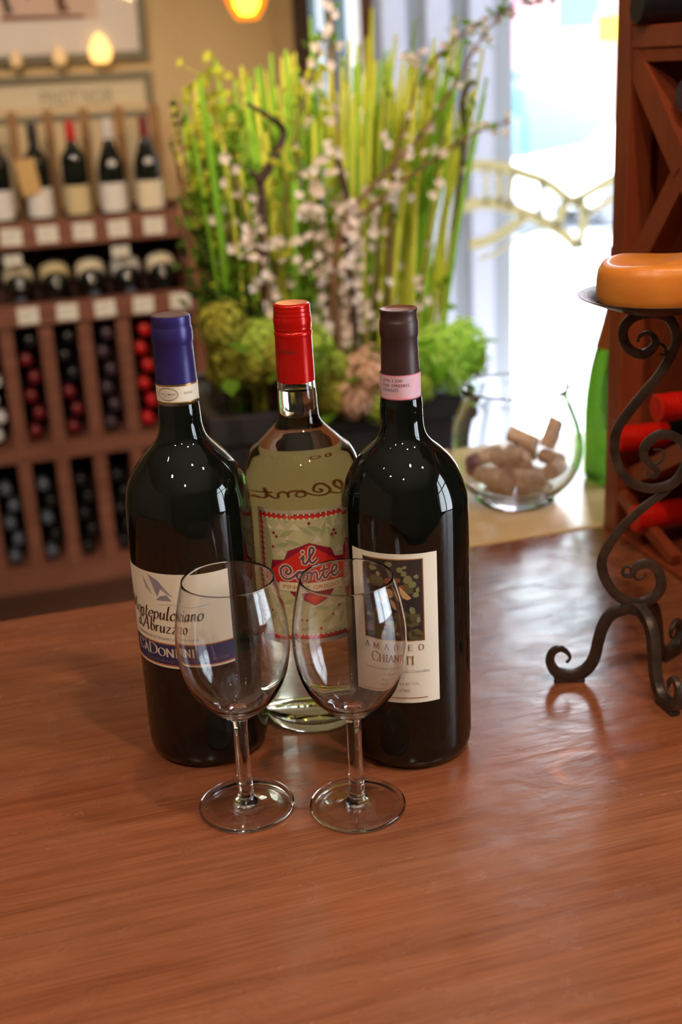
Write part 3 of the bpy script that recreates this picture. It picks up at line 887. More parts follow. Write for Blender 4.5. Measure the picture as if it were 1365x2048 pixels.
spun('screw_cap', pr, M['redcap'], Cb, sharp=60)
g = G()
for k in range(60):
    a = 2 * PI * k / 60
    g.box((.0154, -.00035, .3562), (.01562, .00035, .3598), Matrix.Rotation(a, 4, 'Z'))
g.obj('knurling', M['redcap'], Cb)
spun('cap_top', [(.0122, .3717), (.008, .3716), (0, .3716)], M['redcap_top'], Cb)
PM = math.radians(-107)
bend(font_text('LV9261', -.0140, .0030, .3325, .0028), .01565, PM, 'lot_lettering', M['ink_black'], Cb, .0015)
# front label
M['m_silver'] = mat('silver_label_edge', srgb(196, 182, 158), 0.4, metal=0.2)
M['m_green'] = mat('sage_label_paper', srgb(196, 190, 142), 0.6)
M['m_leaf'] = mat('label_leaf', srgb(168, 170, 122), 0.6)
M['m_tri'] = mat('label_pale_triangles', srgb(222, 206, 182), 0.6)
M['m_red'] = mat('label_scarlet', srgb(220, 44, 30), 0.5)
M['m_plum'] = mat('label_crimson', srgb(150, 22, 56), 0.5)
M['m_cream'] = mat('label_cream', srgb(230, 214, 180), 0.6)
M['m_ink'] = mat('label_mauve_ink', srgb(120, 72, 96), 0.5)
RL = RM + .00012
lm = bend(rect2(-.0415, .0895, .0425, .2100), RL, PM, 'front_label', M['m_silver'], Cb)
def bordered(x0, y0, x1, y1):
    return rect2(x0, y0, x1, y1)
bend(rect2(-.0392, .0935, .0402, .2068), RL + d, PM, 'label_border', M['m_plum'], lm)
bend(rect2(-.0362, .0970, .0372, .2035), RL + 2 * d, PM, 'label_ground', M['m_green'], lm)
dm = []
def diamond(x, y, r):
    return poly2([(x - r, y), (x, y - r), (x + r, y), (x, y + r)])
for k in range(17):
    x = -.0375 + k * .0047
    dm += [diamond(x, .2042, .0023), diamond(x, .0962, .0023)]
for k in range(23):
    y = .0985 + k * .0047
    dm += [diamond(-.0372, y, .0022), diamond(.0382, y, .0022)]
bend(join2(*dm), RL + 3 * d, PM, 'diamond_border', M['m_red'], lm)
dm = []
for k in range(16):
    x = -.03515 + k * .0047
    dm += [diamond(x, .2022, .0011), diamond(x, .2062, .0010), diamond(x, .0980, .0011)]
for k in range(22):
    y = .10085 + k * .0047
    dm += [diamond(-.0355, y, .0011), diamond(-.0388, y, .0010)]
tr = []
r2 = random.Random(9)
for row in range(9):
    for cI in range(6):
        if r2.random() < .5:
            x = -.031 + cI * .0125 + (row % 2) * .006
            y = .101 + row * .0115
            tr.append(poly2([(x - .0045, y), (x + .0045, y), (x, y + .006)]))
bend(join2(*dm), RL + 4 * d, PM, 'diamond_border', M['m_cream'], lm)
bend(join2(*tr), RL + 2.5 * d, PM, 'triangle_pattern', M['m_tri'], lm)
def lleaf(x, y, ln, wd, ang):
    c, s_ = math.cos(ang), math.sin(ang)
    P = [(0, 0), (.3, .9), (.6, 1), (1, 0), (.6, -1), (.3, -.8)]
    return poly2([(x + p[0] * ln * c - p[1] * wd * s_, y + p[0] * ln * s_ + p[1] * wd * c) for p in P])
lv = []
for x, y, a in ((-.020, .186, .5), (-.016, .184, -.3), (.010, .187, 2.5), (.004, .196, -.4), (.026, .192, 1.9), (-.025, .178, .2), (-.014, .197, 1.2), (.016, .184, 1.3), (.028, .180, 2.0), (-.022, .125, .4), (-.004, .112, .6), (.010, .108, .4), (.02, .118, .2), (.028, .104, 1.2), (-.03, .11, .8), (-.012, .102, .2), (.004, .124, -.2)):
    lv.append(lleaf(x, y, .016, .0022, a))
bend(join2(*lv), RL + 3 * d, PM, 'botanical_print', M['m_leaf'], lm)['kind'] = 'stuff'
def disc(x, y, r, n=10):
    return poly2([(x + r * math.cos(2 * PI * k / n), y + r * math.sin(2 * PI * k / n)) for k in range(n)])
bend(join2(*[disc(x, y, .00135) for x, y in ((-.0248, .1895), (-.0222, .1865), (-.0262, .177), (.0062, .1985), (.0275, .1895), (.0255, .1860), (.0290, .1862), (-.0255, .121), (-.010, .1125), (.022, .115), (.0285, .122), (-.004, .112), (.010, .1035))]),
     RL + 4 * d, PM, 'berry_drawing', M['m_plum'], lm)
bend(join2(poly2([(-.0318, .1500), (-.0280, .1650), (-.0165, .1665), (-.0130, .1745), (.0055, .1815), (.0240, .1745), (.0275, .1665), (.0375, .1650), (.0415, .1500), (.0330, .1450), (-.0240, .1450)]),
           poly2([(-.0135, .1380), (.0250, .1380), (.0195, .1315), (.0058, .1255), (-.0080, .1315)])), RL + 4 * d, PM, 'emblem', M['m_plum'], lm)
bend(join2(poly2([(-.0300, .1560), (.0050, .1800), (.0395, .1560), (.0340, .1470), (-.0245, .1470)]), poly2([(-.0085, .1350), (.0200, .1350), (.0058, .1268)])), RL + 5 * d, PM, 'emblem', M['m_red'], lm)
bend(rect2(-.0222, .1385, .0325, .1465), RL + 6 * d, PM, 'name_panel', M['m_cream'], lm)
bend(join2(font_text('PINOT GRIGIO', -.0190, .0300, .1405, .0036, bold=.012), font_text('2008', .0015, .0100, .1318, .0030)), RL + 7 * d, PM, 'lettering', M['ink_orange'], lm)
def cz(X, Y):
    px, py = X / 3.937 + 470, Y / 3.937 + 980
    return ((px - 608) * .00044, .1628 - (py - 1128) * .000455)
strokes = [
    [(522, 545), (545, 520), (540, 570), (560, 580), (585, 545), (622, 490), (618, 462), (598, 462), (590, 500), (592, 560), (612, 575), (650, 545)],
    [(415, 630), (400, 650), (420, 662), (445, 640), (430, 605), (395, 598), (362, 630), (368, 675), (400, 700), (445, 690), (480, 662), (505, 640), (530, 655), (535, 690), (510, 705), (490, 690), (492, 660), (530, 640), (560, 640)],
    [(560, 640), (578, 655), (575, 705), (580, 665), (605, 640), (625, 655), (628, 700), (650, 700), (675, 660)],
    [(690, 595), (680, 650), (685, 695), (705, 698), (730, 670), (765, 660), (790, 650), (795, 625), (770, 615), (750, 645), (755, 685), (785, 695), (825, 665)],
    [(655, 640), (720, 630)],
]
dots = [cz(540, 488)]
bend(join2(*[ribbon(curvy([cz(*p) for p in st_], 6), .0036) for st_ in strokes], disc(*dots[0], .0022)), RL + 6 * d, PM, 'script_outline', M['m_cream'], lm)
bend(join2(*[ribbon(curvy([cz(*p) for p in st_], 6), .0019) for st_ in strokes], disc(*dots[0], .0012)), RL + 7 * d, PM, 'script_lettering', M['m_ink'], lm)
# back label, seen through the wine from inside
M['back_paper'] = leaf_mat('back_label_paper', srgb(236, 216, 160), srgb(236, 216, 160), 0.5)
M['back_ink'] = mat('back_label_ink', srgb(196, 110, 56), 0.7)
PK = math.radians(78)
bl = bend(rect2(-.043, .105, .043, .2185), RL, PK, 'back_label', M['back_paper'], Cb)
def bk(X, Y):
    x, y = cz(X, Y)
    return ((x + .003) * .74, .2005 + (y - .153) * .74)
one_line = [[(a - 285, b_ + 118) for a, b_ in strokes[0]]] + strokes[1:]
bend(join2(*[ribbon(curvy([bk(*p) for p in st_], 6), .0013) for st_ in one_line]), RL - .00006, PK, 'back_lettering', M['back_ink'], bl)

# ================================================================== WINE GLASSES
def wine_glass(label, loc, rz):
    t = thing('wine_glass', label, 'glass', loc, rz, 'empty stemmed glasses in front of the bottles')
    out = [(0, .0012), (.033, .0006), (.0345, .0), (.0362, .0003), (.0374, .0013), (.0379, .0026), (.0375, .0038), (.0364, .0045), (.0350, .0043)]
    out += smoothprof([(.030, .0036), (.018, .0046), (.0105, .0068), (.0072, .0095), (.0064, .0125)], 5)
    out += [(.0061, .02), (.0058, .04), (.0056, .06), (.0057, .072)]
    out += smoothprof([(.0062, .0785), (.0085, .0818), (.0150, .0860), (.0215, .0915), (.0290, .0990), (.0352, .1085), (.0396, .1200), (.0423, .1340), (.0431, .1480), (.0424, .1610), (.0402, .1750), (.0374, .1870), (.0348, .1966)], 6)
    rim = [(.0346, .1974), (.0341, .1976), (.0337, .1973)]
    inn = smoothprof([(.0336, .1964), (.0362, .1868), (.0390, .1748), (.0412, .1608), (.0419, .1480), (.0411, .1345), (.0384, .1210), (.0338, .1100), (.0272, .1005), (.0190, .0935), (.0100, .0893), (.0035, .0880), (0, .0879)], 6)
    g = G(); g.lathe(out + rim + inn, 96)
    g.obj('glass_body', M['clear'], t, smooth=True, sharp=60)
    return t
wine_glass('empty stemmed wine glass in front of the purple-capped bottle', (0.14049, 0.83580, 0), 0)
wine_glass('empty stemmed wine glass in front of the red-capped and brown-capped bottles', (0.22341, 0.80508, 0), 0)

# ================================================================== CANDLE STAND
CX, CY, CA = 0.5346, 0.9128, math.radians(-15.4)
cs = thing('candle_stand', 'dark wrought iron scroll candle stand with three curled feet', 'candle holder', (CX, CY, 0), CA)
def scroll(pts, r0, r1, name, parent=cs, y=0.0, flat_=.75, n=7, dy=None):
    P = [Vector((x, y if dy is None else y + dy * i / len(pts), z)) for i, (x, z) in enumerate(pts)]
    P = bez(P, n)
    k = len(P)
    rad = [r0 + (r1 - r0) * i / (k - 1) for i in range(k)]
    g = G()
    g.tube(P, rad, 12, sq=.5, flat=flat_, up=(0, 1, 0))
    return g.obj(name, M['iron'], parent, smooth=True, sharp=50)
top = [(-.016, .319), (-.014, .324), (-.008, .326), (-.003, .323), (-.001, .317), (-.005, .311), (-.013, .308), (-.023, .313), (-.028, .322), (-.028, .332), (-.020, .340), (-.006, .3425), (.007, .339), (.014, .331), (.017, .320), (.013, .307), (.004, .290), (-.009, .274), (-.023, .256),
       (-.031, .243), (-.033, .227), (-.029, .209), (-.019, .195), (-.004, .188), (.011, .188), (.022, .193), (.029, .205), (.031, .218), (.025, .230), (.013, .236), (.003, .235), (-.006, .227), (-.007, .218), (-.001, .209), (.005, .203), (.003, .198), (-.003, .200), (-.005, .204)]
P = bez([Vector((x, 0, z)) for x, z in top], 7)
k = len(P)
rad = []
for i in range(k):
    f = i / (k - 1)
    rad.append(.0042 * max(.30, min(1, f / .2 + .25, (1 - f) / .2 + .25)))
g = G(); g.tube(P, rad, 12, sq=.5, flat=.85, up=(0, 1, 0)); g.obj('upper_scroll', M['iron'], cs, smooth=True, sharp=50)
scroll([(-.001, .317), (.005, .315), (.008, .311), (.007, .307), (.003, .307)], .0016, .0012, 'curl')
scroll([(-.001, .209), (.006, .210), (.010, .216), (.008, .222), (.001, .223)], .0013, .0011, 'curl')
low = [(.026, .199), (.018, .188), (.009, .180), (-.005, .170), (-.022, .154), (-.035, .136), (-.041, .121), (-.039, .106), (-.031, .091), (-.020, .081), (-.007, .077), (.004, .080), (.012, .089), (.013, .099), (.009, .109), (.002, .115), (-.005, .115), (-.011, .112), (-.013, .107), (-.016, .105), (-.021, .106), (-.022, .110), (-.019, .114), (-.015, .112)]
P = bez([Vector((x, 0.0005, z)) for x, z in low], 7)
k = len(P)
rad = [.0046 * max(.28, min(1, .55 + i / k * 1.6, (1 - i / (k - 1)) / .42 + .14)) for i in range(k)]
g = G(); g.tube(P, rad, 12, sq=.5, flat=.85, up=(0, 1, 0)); g.obj('lower_scroll', M['iron'], cs, smooth=True, sharp=50)
scroll([(-.013, .107), (-.009, .101), (-.003, .102), (-.001, .107)], .0014, .0010, 'curl')
legp = [(.004, .0735), (-.004, .0735), (-.014, .0725), (-.027, .067), (-.034, .056), (-.038, .041), (-.041, .025), (-.046, .0145), (-.054, .0075), (-.065, .0056), (-.076, .009), (-.082, .020), (-.080, .030), (-.073, .0335), (-.066, .029), (-.064, .023), (-.067, .019)]
for ang in (-3, 105, 223):
    P = bez([Vector((x + .004, 0, z)) for x, z in legp], 7)
    k = len(P)
    rad = [.0054 * max(.25, min(1, (1 - i / (k - 1)) / .45 + .12)) for i in range(k)]
    g = G(); g.tube(P, rad, 12, sq=.45, flat=1.0, up=(0, 1, 0))
    o = g.obj('leg', M['iron'], cs, smooth=True, sharp=50)
    o.location = (-.008, 0, 0)
    o.rotation_euler = (0, 0, math.radians(ang))
    g = G(); g.box((-.074, -.005, 0), (-.046, .005, .004)); o2 = g.obj('foot_pad', M['iron'], o, bevel=.001)
g = G(); g.lathe([(0, .3445), (.016, .3448), (.034, .3485), (.052, .3545), (.0655, .3600), (.0662, .3608), (.0652, .3612), (.051, .3562), (.034, .3505), (.016, .3468), (0, .3465)], 64)
o = g.obj('drip_plate', M['iron'], cs, smooth=True, sharp=60); o.location = (-.0003, 0, -.002)
# candle
cn = thing('pillar_candle', 'wide melted honey-orange candle on the iron stand', 'candle', (CX - .002 * math.cos(CA), CY - .002 * math.sin(CA), .3535), CA)
g = G()
prof = [(0, 0), (.044, 0), (.0478, .0008), (.0492, .006), (.0490, .018), (.0478, .0265), (.0448, .0318), (.040, .0335), (.032, .0325), (.022, .0305), (.010, .0292), (0, .0290)]
pf = []
for i in range(len(prof) - 1):
    for k in range(3):
        f = k / 3
        pf.append((prof[i][0] * (1 - f) + prof[i + 1][0] * f, prof[i][1] * (1 - f) + prof[i + 1][1] * f))
pf.append(prof[-1])
g.lathe(pf, 72)
vv = []
for x, y, z in g.v:
    a = math.atan2(y, x)
    rr = math.hypot(x, y)
    k = max(0, min(1, (z - .010) / .02))
    lump = .0028 * math.exp(-((a + .95) / .35) ** 2) - .0030 * math.exp(-((a + .35) / .22) ** 2) + .0022 * math.exp(-((a - .4) / .3) ** 2) + .0012 * math.sin(3 * a + 1)
    sc = 1 + .02 * math.sin(2 * a + .6) * k
    vv.append((x * sc, y * sc, z + lump * k * min(1, rr / .035)))
g.v = vv
g.obj('wax', M['wax'], cn, smooth=True)

# ================================================================== LATTICE WINE RACK ON THE TABLE
rk = thing('lattice_wine_rack', 'mahogany diagonal-lattice wine rack standing at the right end of the table', 'wine rack', (.684, 0, 0))
V0, V1, HT, DP = .74, 1.2752, .86, .30
def slab(name, a, b, m='lattice', par=rk, bev=.0015):
    g = G(); g.box(a, b)
    return g.obj(name, M[m], par, bevel=bev)
slab('post', (0, V1 - .0300, 0), (.030, V1, HT))
slab('post', (0, V0, 0), (.030, V0 + .03, HT))
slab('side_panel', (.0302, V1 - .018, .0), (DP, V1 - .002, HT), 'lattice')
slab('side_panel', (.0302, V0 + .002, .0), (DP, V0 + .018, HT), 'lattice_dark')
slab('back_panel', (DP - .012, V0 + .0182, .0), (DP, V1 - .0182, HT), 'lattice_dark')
slab('top_board', (0, V0, HT), (DP, V1, HT + .02))
slab('base_board', (.0, V0 + .0305, 0), (DP - .0122, V1 - .0305, .008))
slab('shelf_board', (.003, V0 + .0305, .537), (DP - .0122, V1 - .0305, .5505))
slab('shelf_lip', (.0005, V0 + .0305, .5507), (.022, V1 - .0305, .5725))
def diag(p, q, w, u0, u1, name='lattice_board', m='lattice'):
    p, q = Vector(p), Vector(q)
    t = (q - p).normalized()
    n = Vector((-t.y, t.x)) * w / 2
    g = G()
    c = [p + n, p - n, q - n, q + n]
    V = [(u0, a.x, a.y) for a in c] + [(u1, a.x, a.y) for a in c]
    g.add(V, [(0, 1, 2, 3), (7, 6, 5, 4), (0, 4, 5, 1), (1, 5, 6, 2), (2, 6, 7, 3), (3, 7, 4, 0)])
    return g.obj(name, M[m], rk, recalc=True)
diag((1.2520, .550), (1.141, .436), .031, .002, .028)
diag((1.139, .435), (1.038, .545), .026, .0015, .0275)
diag((1.139, .434), (1.232, .322), .027, .0032, .0292)
diag((1.139, .434), (1.040, .322), .026, .0025, .0285)
diag((1.244, .072), (1.030, .195), .021, .012, DP - .0125)
diag((1.244, .052), (1.12, .0155), .013, .001, .013)
# bottles lying in it
def lying_bottle(loc, d3, r=.0375, capm='scarlet', ridged=True, name='wine_bottle', label='', group=None, seg=28):
    t = thing(name, label, 'bottle', loc, 0, group)
    q = Vector(d3).normalized().to_track_quat('Z', 'Y')
    t.rotation_mode = 'QUATERNION'
    t.rotation_quaternion = q
    # local +Z runs from the cap end towards the bottle's base
    prof = [(0, .055), (.0138, .055)] + smoothprof([(.0140, .085), (.0165, .103), (.026, .120), (.034, .136), (r, .155)], 3) + [(r, .27), (r * .9, .285), (0, .280)]
    g = G(); g.lathe(prof[::-1], seg); g.obj('bottle_glass', M['bottle_dark'], t, smooth=True, sharp=50)
    cp = [(0, 0), (.0135, 0), (.0152, .0015), (.0153, .005)]
    if ridged:
        for i in range(3):
            z = .007 + i * .005
            cp += [(.0148, z), (.0154, z + .0015), (.0154, z + .003)]
    cp += [(.0150, .026), (.0152, .060), (.0150, .064)]
    g = G(); g.lathe(cp[::-1], seg); g.obj('screw_cap' if ridged else 'capsule', M[capm], t, smooth=True, sharp=40)
    return t
gr = 'bottles lying in the lattice rack'
lying_bottle((.672, 1.2300, .1265), (1, 0, .0), label='red-capped bottle in the lattice rack, lower of the two on the sloping board', group=gr)
lying_bottle((.672, 1.1430, .1860), (1, 0, .0), label='red-capped bottle in the lattice rack, higher up the sloping board', group=gr)
lying_bottle((.672, 1.1830, .0450), (1, 0, .012), label='red-capped bottle lowest in the lattice rack, under the sloping board', group=gr, r=.034)
lying_bottle((.672, 1.2140, .5885), (1, 0, 0), capm='cap_black', ridged=False, label='black-capped bottle on the upper shelf of the lattice rack', group=gr)
lying_bottle((.690, 1.1490, .5040), (1, 0, 0), capm='cap_purple', ridged=False, label='dusky-capped bottle in the upper notch of the lattice rack', group=gr, r=.0365)

# ================================================================== GREEN BOTTLE AND CORK BOWL ON THE LEDGE
gb = thing('green_bottle', 'tall bright green bottle on the ledge behind the lattice rack', 'bottle', (.790, 1.440, 0))
prof = [(0, .006), (.03, .002), (.038, 0), (.0425, .003), (.0448, .010), (.0448, .085)] + smoothprof([(.0448, .095), (.0425, .125), (.0380, .155), (.0310, .185), (.0240, .210), (.0185, .235), (.0165, .255)], 5) + [(.0150, .300), (.0165, .302), (.0165, .31), (.0125, .312), (0, .312)]
spun('bottle_glass', prof, M['green_glass'], gb, 64)
M['cap_orange'] = mat('orange_foil', srgb(196, 110, 50), 0.35, metal=0.4)
spun('foil', [(.0322, .1835), (.0249, .2115), (.0193, .2365), (.0174, .2565), (.0160, .2990), (.0175, .3005), (.0175, .3125), (.012, .3145), (0, .3145)], M['cap_orange'], gb, 48)

BX, BY = .629, 1.415
bw = thing('glass_bowl', 'round clear glass bowl holding loose corks on the ledge', 'bowl', (BX, BY, 0))
out = [(0, .003), (.030, .001), (.046, 0), (.0505, .0015), (.0515, .004), (.0485, .0065)] + smoothprof([(.0505, .009), (.063, .018), (.076, .034), (.0845, .054), (.0862, .074), (.0820, .100), (.0740, .122), (.0670, .138), (.0668, .146), (.0690, .153)], 5)
inn = smoothprof([(.0655, .153), (.0632, .146), (.0636, .138), (.0706, .121), (.0786, .099), (.0826, .075), (.0810, .056), (.0728, .0370), (.0595, .0225), (.042, .0140), (.020, .0105)], 5) + [(0, .010)]
g = G(); g.lathe(out + [(.0675, .1545)] + inn, 72); g.obj('bowl_glass', M['bowl_glass'], bw, smooth=True, sharp=60)
cork_me = None
def cork(loc, direction, stained, label):
    global cork_me
    key = 'cork_stained' if stained else 'cork'
    g = G(); g.lathe([(0, -.020), (.0098, -.020), (.0106, -.0188), (.0107, .0), (.0106, .0188), (.0098, .020), (0, .020)], 20)
    o = g.obj('wine_cork', M[key], None, smooth=True, sharp=40)
    o.rotation_mode = 'QUATERNION'
    o.rotation_quaternion = Vector(direction).normalized().to_track_quat('Z', 'Y')
    o.location = loc
    tag(o, label, 'cork', 'loose corks in the glass bowl')
    return o
rc = random.Random(3)
lab_c = 'tan wine cork lying among others inside the clear glass bowl'
for k in range(4):
    a = k * PI / 2 + .4
    cork((BX + .030 * math.cos(a), BY + .030 * math.sin(a), .0275), (-math.sin(a), math.cos(a), 0), False, 'tan cork in the bowl\'s bottom layer, on its ' + ('right side', 'far side', 'left side', 'near side')[k])
for k in range(7):
    a = k * 2 * PI / 7 + .1
    cork((BX + .0545 * math.cos(a), BY + .0545 * math.sin(a), .0475), (-math.sin(a), math.cos(a), .15 * rc.uniform(-1, 1)), k == 3, ('tan cork against the bowl glass on its right side', 'tan cork against the bowl glass at the far right', 'tan cork against the bowl glass at the far side', 'wine-stained purplish cork against the left side of the glass bowl', 'tan cork against the bowl glass at the near left', 'tan cork against the bowl glass on the near side', 'tan cork against the bowl glass at the near right')[k])
cork((BX + .013, BY + .004, .0495), (.3, 1, .05), False, 'tan cork lying in the middle of the bowl, right one of two')
cork((BX - .013, BY - .004, .0495), (.3, 1, -.05), False, 'tan cork lying in the middle of the bowl, left one of two')
for k in (0, 2):
    a = k * PI / 2 + .9
    cork((BX + .038 * math.cos(a), BY + .038 * math.sin(a), .0715), (-math.sin(a) + .3, math.cos(a), .2), False, 'tan cork on top of the heap in the bowl, ' + ('far one' if k == 0 else 'near one'))
cork((BX + .062, BY + .020, .0770), (.5, .1, 1), False, 'tan wine cork leaning upright against the right side of the bowl')

# ================================================================== LEFT WINE SHELVING
RX0, RX1, RV = -.62, .600, 3.60
sh_ = thing('wine_shelving', 'tall redwood wine shelving with display rows above dark storage bins', 'shelving', (0, RV, FZ))
Z = lambda z: z - FZ
def rb(name, a, b, m='rack', par=sh_):
    g = G(); g.box((a[0], a[1], Z(a[2])), (b[0], b[1], Z(b[2])))
    return g.obj(name, M[m], par)
rb('plinth', (RX0, 0, FZ), (RX1, .27, -.845))
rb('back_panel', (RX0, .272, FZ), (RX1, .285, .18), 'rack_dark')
rb('end_panel', (RX1 - .035, .0, -.845), (RX1 + .008, .271, .165))
rb('end_panel', (RX0, .0, -.845), (RX0 + .03, .271, .165))
DU = [.032 + .1105 * k for k in range(-5, 5)]
for u in DU:
    rb('divider', (u - .019, .002, -.8445), (u + .019, .25, -.5125))
    rb('divider', (u - .019, .002, -.4635), (u + .019, .25, -.1105))
rb('middle_rail', (RX0 + .031, -.002, -.512), (RX1 - .036, .26, -.464))
rb('display_rail', (RX0 + .031, -.012, -.110), (RX1 - .036, .02, -.050))
rb('row_floor', (RX0 + .031, .021, -.110), (RX1 - .036, .27, -.098))
rb('display_rail', (RX0 + .031, .03, .100), (RX1 - .036, .06, .172))
rb('shelf_board', (RX0 + .031, .061, .128), (RX1 - .036, .271, .140))
# backing boards behind the standing bottles
rb('backing_board', (RX0, .272, .181), (.545, .284, .47), 'slat_light')
for k in range(-5, 5):
    u = .030 + .103 * k + .105
    rb('backing_strip', (u - .013, .262, .141), (u + .013, .2715, .46), 'slat_brown')
# price cards on both rails
cards = []
def card(u, v, z, w=.058, h=.046, label='', tilt=0.0):
    o = thing('price_card', label, 'card', (u, v, z), 0, 'price cards on the shelving rails')
    g = G(); g.box((-w / 2, -.0015, 0), (w / 2, 0, h)); g.obj('card_sheet', M['card'], o)
    g = G()
    for i, (a, b) in enumerate(((-.4, .3), (-.4, .4), (-.4, .1))):
        g.box((a * w, -.0019, h * (.72 - .22 * i)), (b * w, -.0016, h * (.76 - .22 * i)))
    g.obj('ink_line', M['card_grey'], o)
    o.rotation_euler = (0, tilt, 0)
    return o
ordn = ['first', 'second', 'third', 'fourth', 'fifth']
for k in range(5):
    card(.083 + .1003 * k, RV + .0295, .112, label='white price card on the upper shelving rail, %s from the photo\'s left edge' % ordn[k], tilt=(.05, 0, .03, -.03, .02)[k])
    card(.100 + .1085 * k, RV - .0125, -.103, label='white price card on the lower shelving rail, %s from the photo\'s left edge' % ordn[k], tilt=(0, .04, -.02, .05, .03)[k])

# standing bottles on the upper row
def shelf_bottle(loc, capm, labm, label, neckdisc=False, tagm=None, burg=False):
    t = thing('wine_bottle', label, 'bottle', loc, 0, 'bottles standing on the upper shelf')
    if burg:
        prof = [(0, 0), (.036, 0), (.039, .004), (.039, .15)] + smoothprof([(.039, .155), (.035, .175), (.026, .20), (.018, .222), (.0145, .24)], 3) + [(.0138, .29), (0, .29)]
    else:
        prof = [(0, 0), (.034, 0), (.037, .004), (.037, .18)] + smoothprof([(.037, .185), (.033, .20), (.022, .213), (.0155, .226)], 3) + [(.0138, .29), (0, .29)]
    g = G(); g.lathe(prof, 28); g.obj('bottle_glass', M['bottle_dark'], t, smooth=True, sharp=50)
    g = G(); g.lathe([(.0152, .236), (.0150, .288), (.0142, .292), (0, .292)], 24); g.obj('capsule', M[capm], t, smooth=True, sharp=50)
    r = .0394 if burg else .0374
    bend(rect2(-.052, .035, .052, .115), r, -PI / 2, 'front_label', M[labm], t, .006)
    if neckdisc:
        bend(disc(0, .168, .012), .0375, -PI / 2, 'neck_label', M['label_white'], t, .006)
    if tagm:
        g = G(); g.box((-.036, -.040, .10), (.018, -.0385, .20), Matrix.Rotation(-.12, 4, 'Y')); g.obj('paper_tag', M[tagm], t)
    return t
SV = RV + .135
def std(u0): return u0
shelf_bottle((.070, SV, .1405), 'cap_black', 'label_white', 'shelf bottle with white label cut by the photo\'s left edge, black cap')
shelf_bottle((.181, SV, .1405), 'cap_black', 'label_white', 'shelf bottle with tan paper tag hung on its neck', tagm='kraft')
shelf_bottle((.287, SV, .1405), 'cap_red', 'label_buff', 'shelf bottle with red capsule and buff label, no neck label')
shelf_bottle((.391, SV, .1405), 'cap_white', 'label_white', 'shelf bottle with white capsule and round white neck label', neckdisc=True, burg=True)
shelf_bottle((.496, SV, .1405), 'cap_darkred', 'label_cream', 'shelf bottle with dark red capsule and cream label, rightmost beside the plants', neckdisc=True, burg=True)

# second row: bottles lying nose down towards the viewer
def row_bottle(u, z, labm, capm, label):
    t = thing('wine_bottle', label, 'bottle', (u, RV + .028, z), 0, 'bottles lying on the lower display row')
    t.rotation_mode = 'QUATERNION'
    t.rotation_quaternion = Vector((0, .80, .56)).normalized().to_track_quat('Z', 'Y')
    prof = [(0, .0), (.0136, 0), (.014, .05)] + smoothprof([(.0145, .06), (.020, .075), (.034, .094), (.041, .110)], 3) + [(.041, .215), (.037, .222), (0, .220)]
    g = G(); g.lathe(prof[::-1], 28); g.obj('bottle_glass', M['bottle_dark'], t, smooth=True, sharp=50)
    g = G(); g.lathe([(0, -.001), (.0145, -.001), (.0150, .0), (.0150, .045)][::-1], 20); g.obj('capsule', M[capm], t, smooth=True, sharp=50)
    # label wraps the upper side of the body
    g = G()
    n = 20
    V, F = [], []
    for k in range(n + 1):
        a = PI * (-.03 + 1.06 * k / n)
        for (rr, zz) in ((.0418, .112), (.0418, .158)):
            V.append((rr * math.cos(a), rr * math.sin(a), zz))
        V.append((.0300 * math.cos(a), .0300 * math.sin(a), .0885))
    for k in range(n):
        F += [(3 * k, 3 * k + 3, 3 * k + 4, 3 * k + 1), (3 * k + 2, 3 * k + 5, 3 * k + 3, 3 * k)]
    g.add(V, F)
    g.obj('front_label', M[labm], t, smooth=True)
    return t
for k, (lm_, cm, tx) in enumerate((('label_cream', 'cap_grey', 'lying shelf bottle with cream label, leftmost of the lower display row'), ('label_buff', 'cap_black', 'lying shelf bottle with buff label, second from the left in the lower display row'),
                                  ('label_cream', 'cap_grey', 'lying shelf bottle with cream label, middle of the lower display row'), ('label_white', 'cap_grey', 'lying shelf bottle with pinkish-white label, fourth in the lower display row'),
                                  ('label_cream', 'cap_black', 'lying shelf bottle with cream label at the plant end of the lower display row'))):
    row_bottle(.090 + .1045 * k, -.076, lm_, cm, tx)
# price cards hanging above second row
for u, tx in ((.080, 'small pale card behind the leftmost lying shelf bottle'), (.385, 'small pink-edged card behind the fourth lying shelf bottle')):
    card(u, RV + .0602, .052, .05, .03, tx)

# stacked bottles in the bins (only their capped ends show)
bin_me = {}
def bin_bottle(u, z, capm, label, grp):
    t = thing('wine_bottle', label, 'bottle', (u, RV + .012, z), 0, grp)
    t.rotation_mode = 'QUATERNION'
    t.rotation_quaternion = Vector((0, 1, 0)).to_track_quat('Z', 'Y')
    if 'b' not in bin_me:
        g = G(); g.lathe([(0, .05), (.0136, .05), (.0145, .085), (.026, .105), (.033, .125), (.033, .225), (0, .225)][::-1], 20)
        bin_me['b'] = g.obj('bottle_glass', M['bottle_dark'], t, smooth=True, sharp=50)
    else:
        o = bin_me['b'].copy(); COL.objects.link(o); o.parent = t
    if capm not in bin_me:
        g = G(); g.lathe([(0, 0), (.014, 0), (.016, .002), (.0155, .055)][::-1], 20)
        bin_me[capm] = g.obj('capsule', M[capm], t, smooth=True, sharp=50)
    else:
        o = bin_me[capm].copy(); COL.objects.link(o); o.parent = t
    return t
binlab = {'cap_red': 'bright red capped bottle', 'cap_darkred': 'dark red capped bottle', 'cap_purple': 'dusky purple capped bottle', 'cap_white': 'white capped bottle', 'cap_grey': 'grey-blue capped bottle', 'cap_black': 'black capped bottle'}
binwhere = {-2: 'at the photo\'s left edge', -1: 'at the photo\'s left edge', 0: 'in the first full bin', 1: 'in the second full bin', 2: 'in the third full bin', 3: 'beside the end panel'}
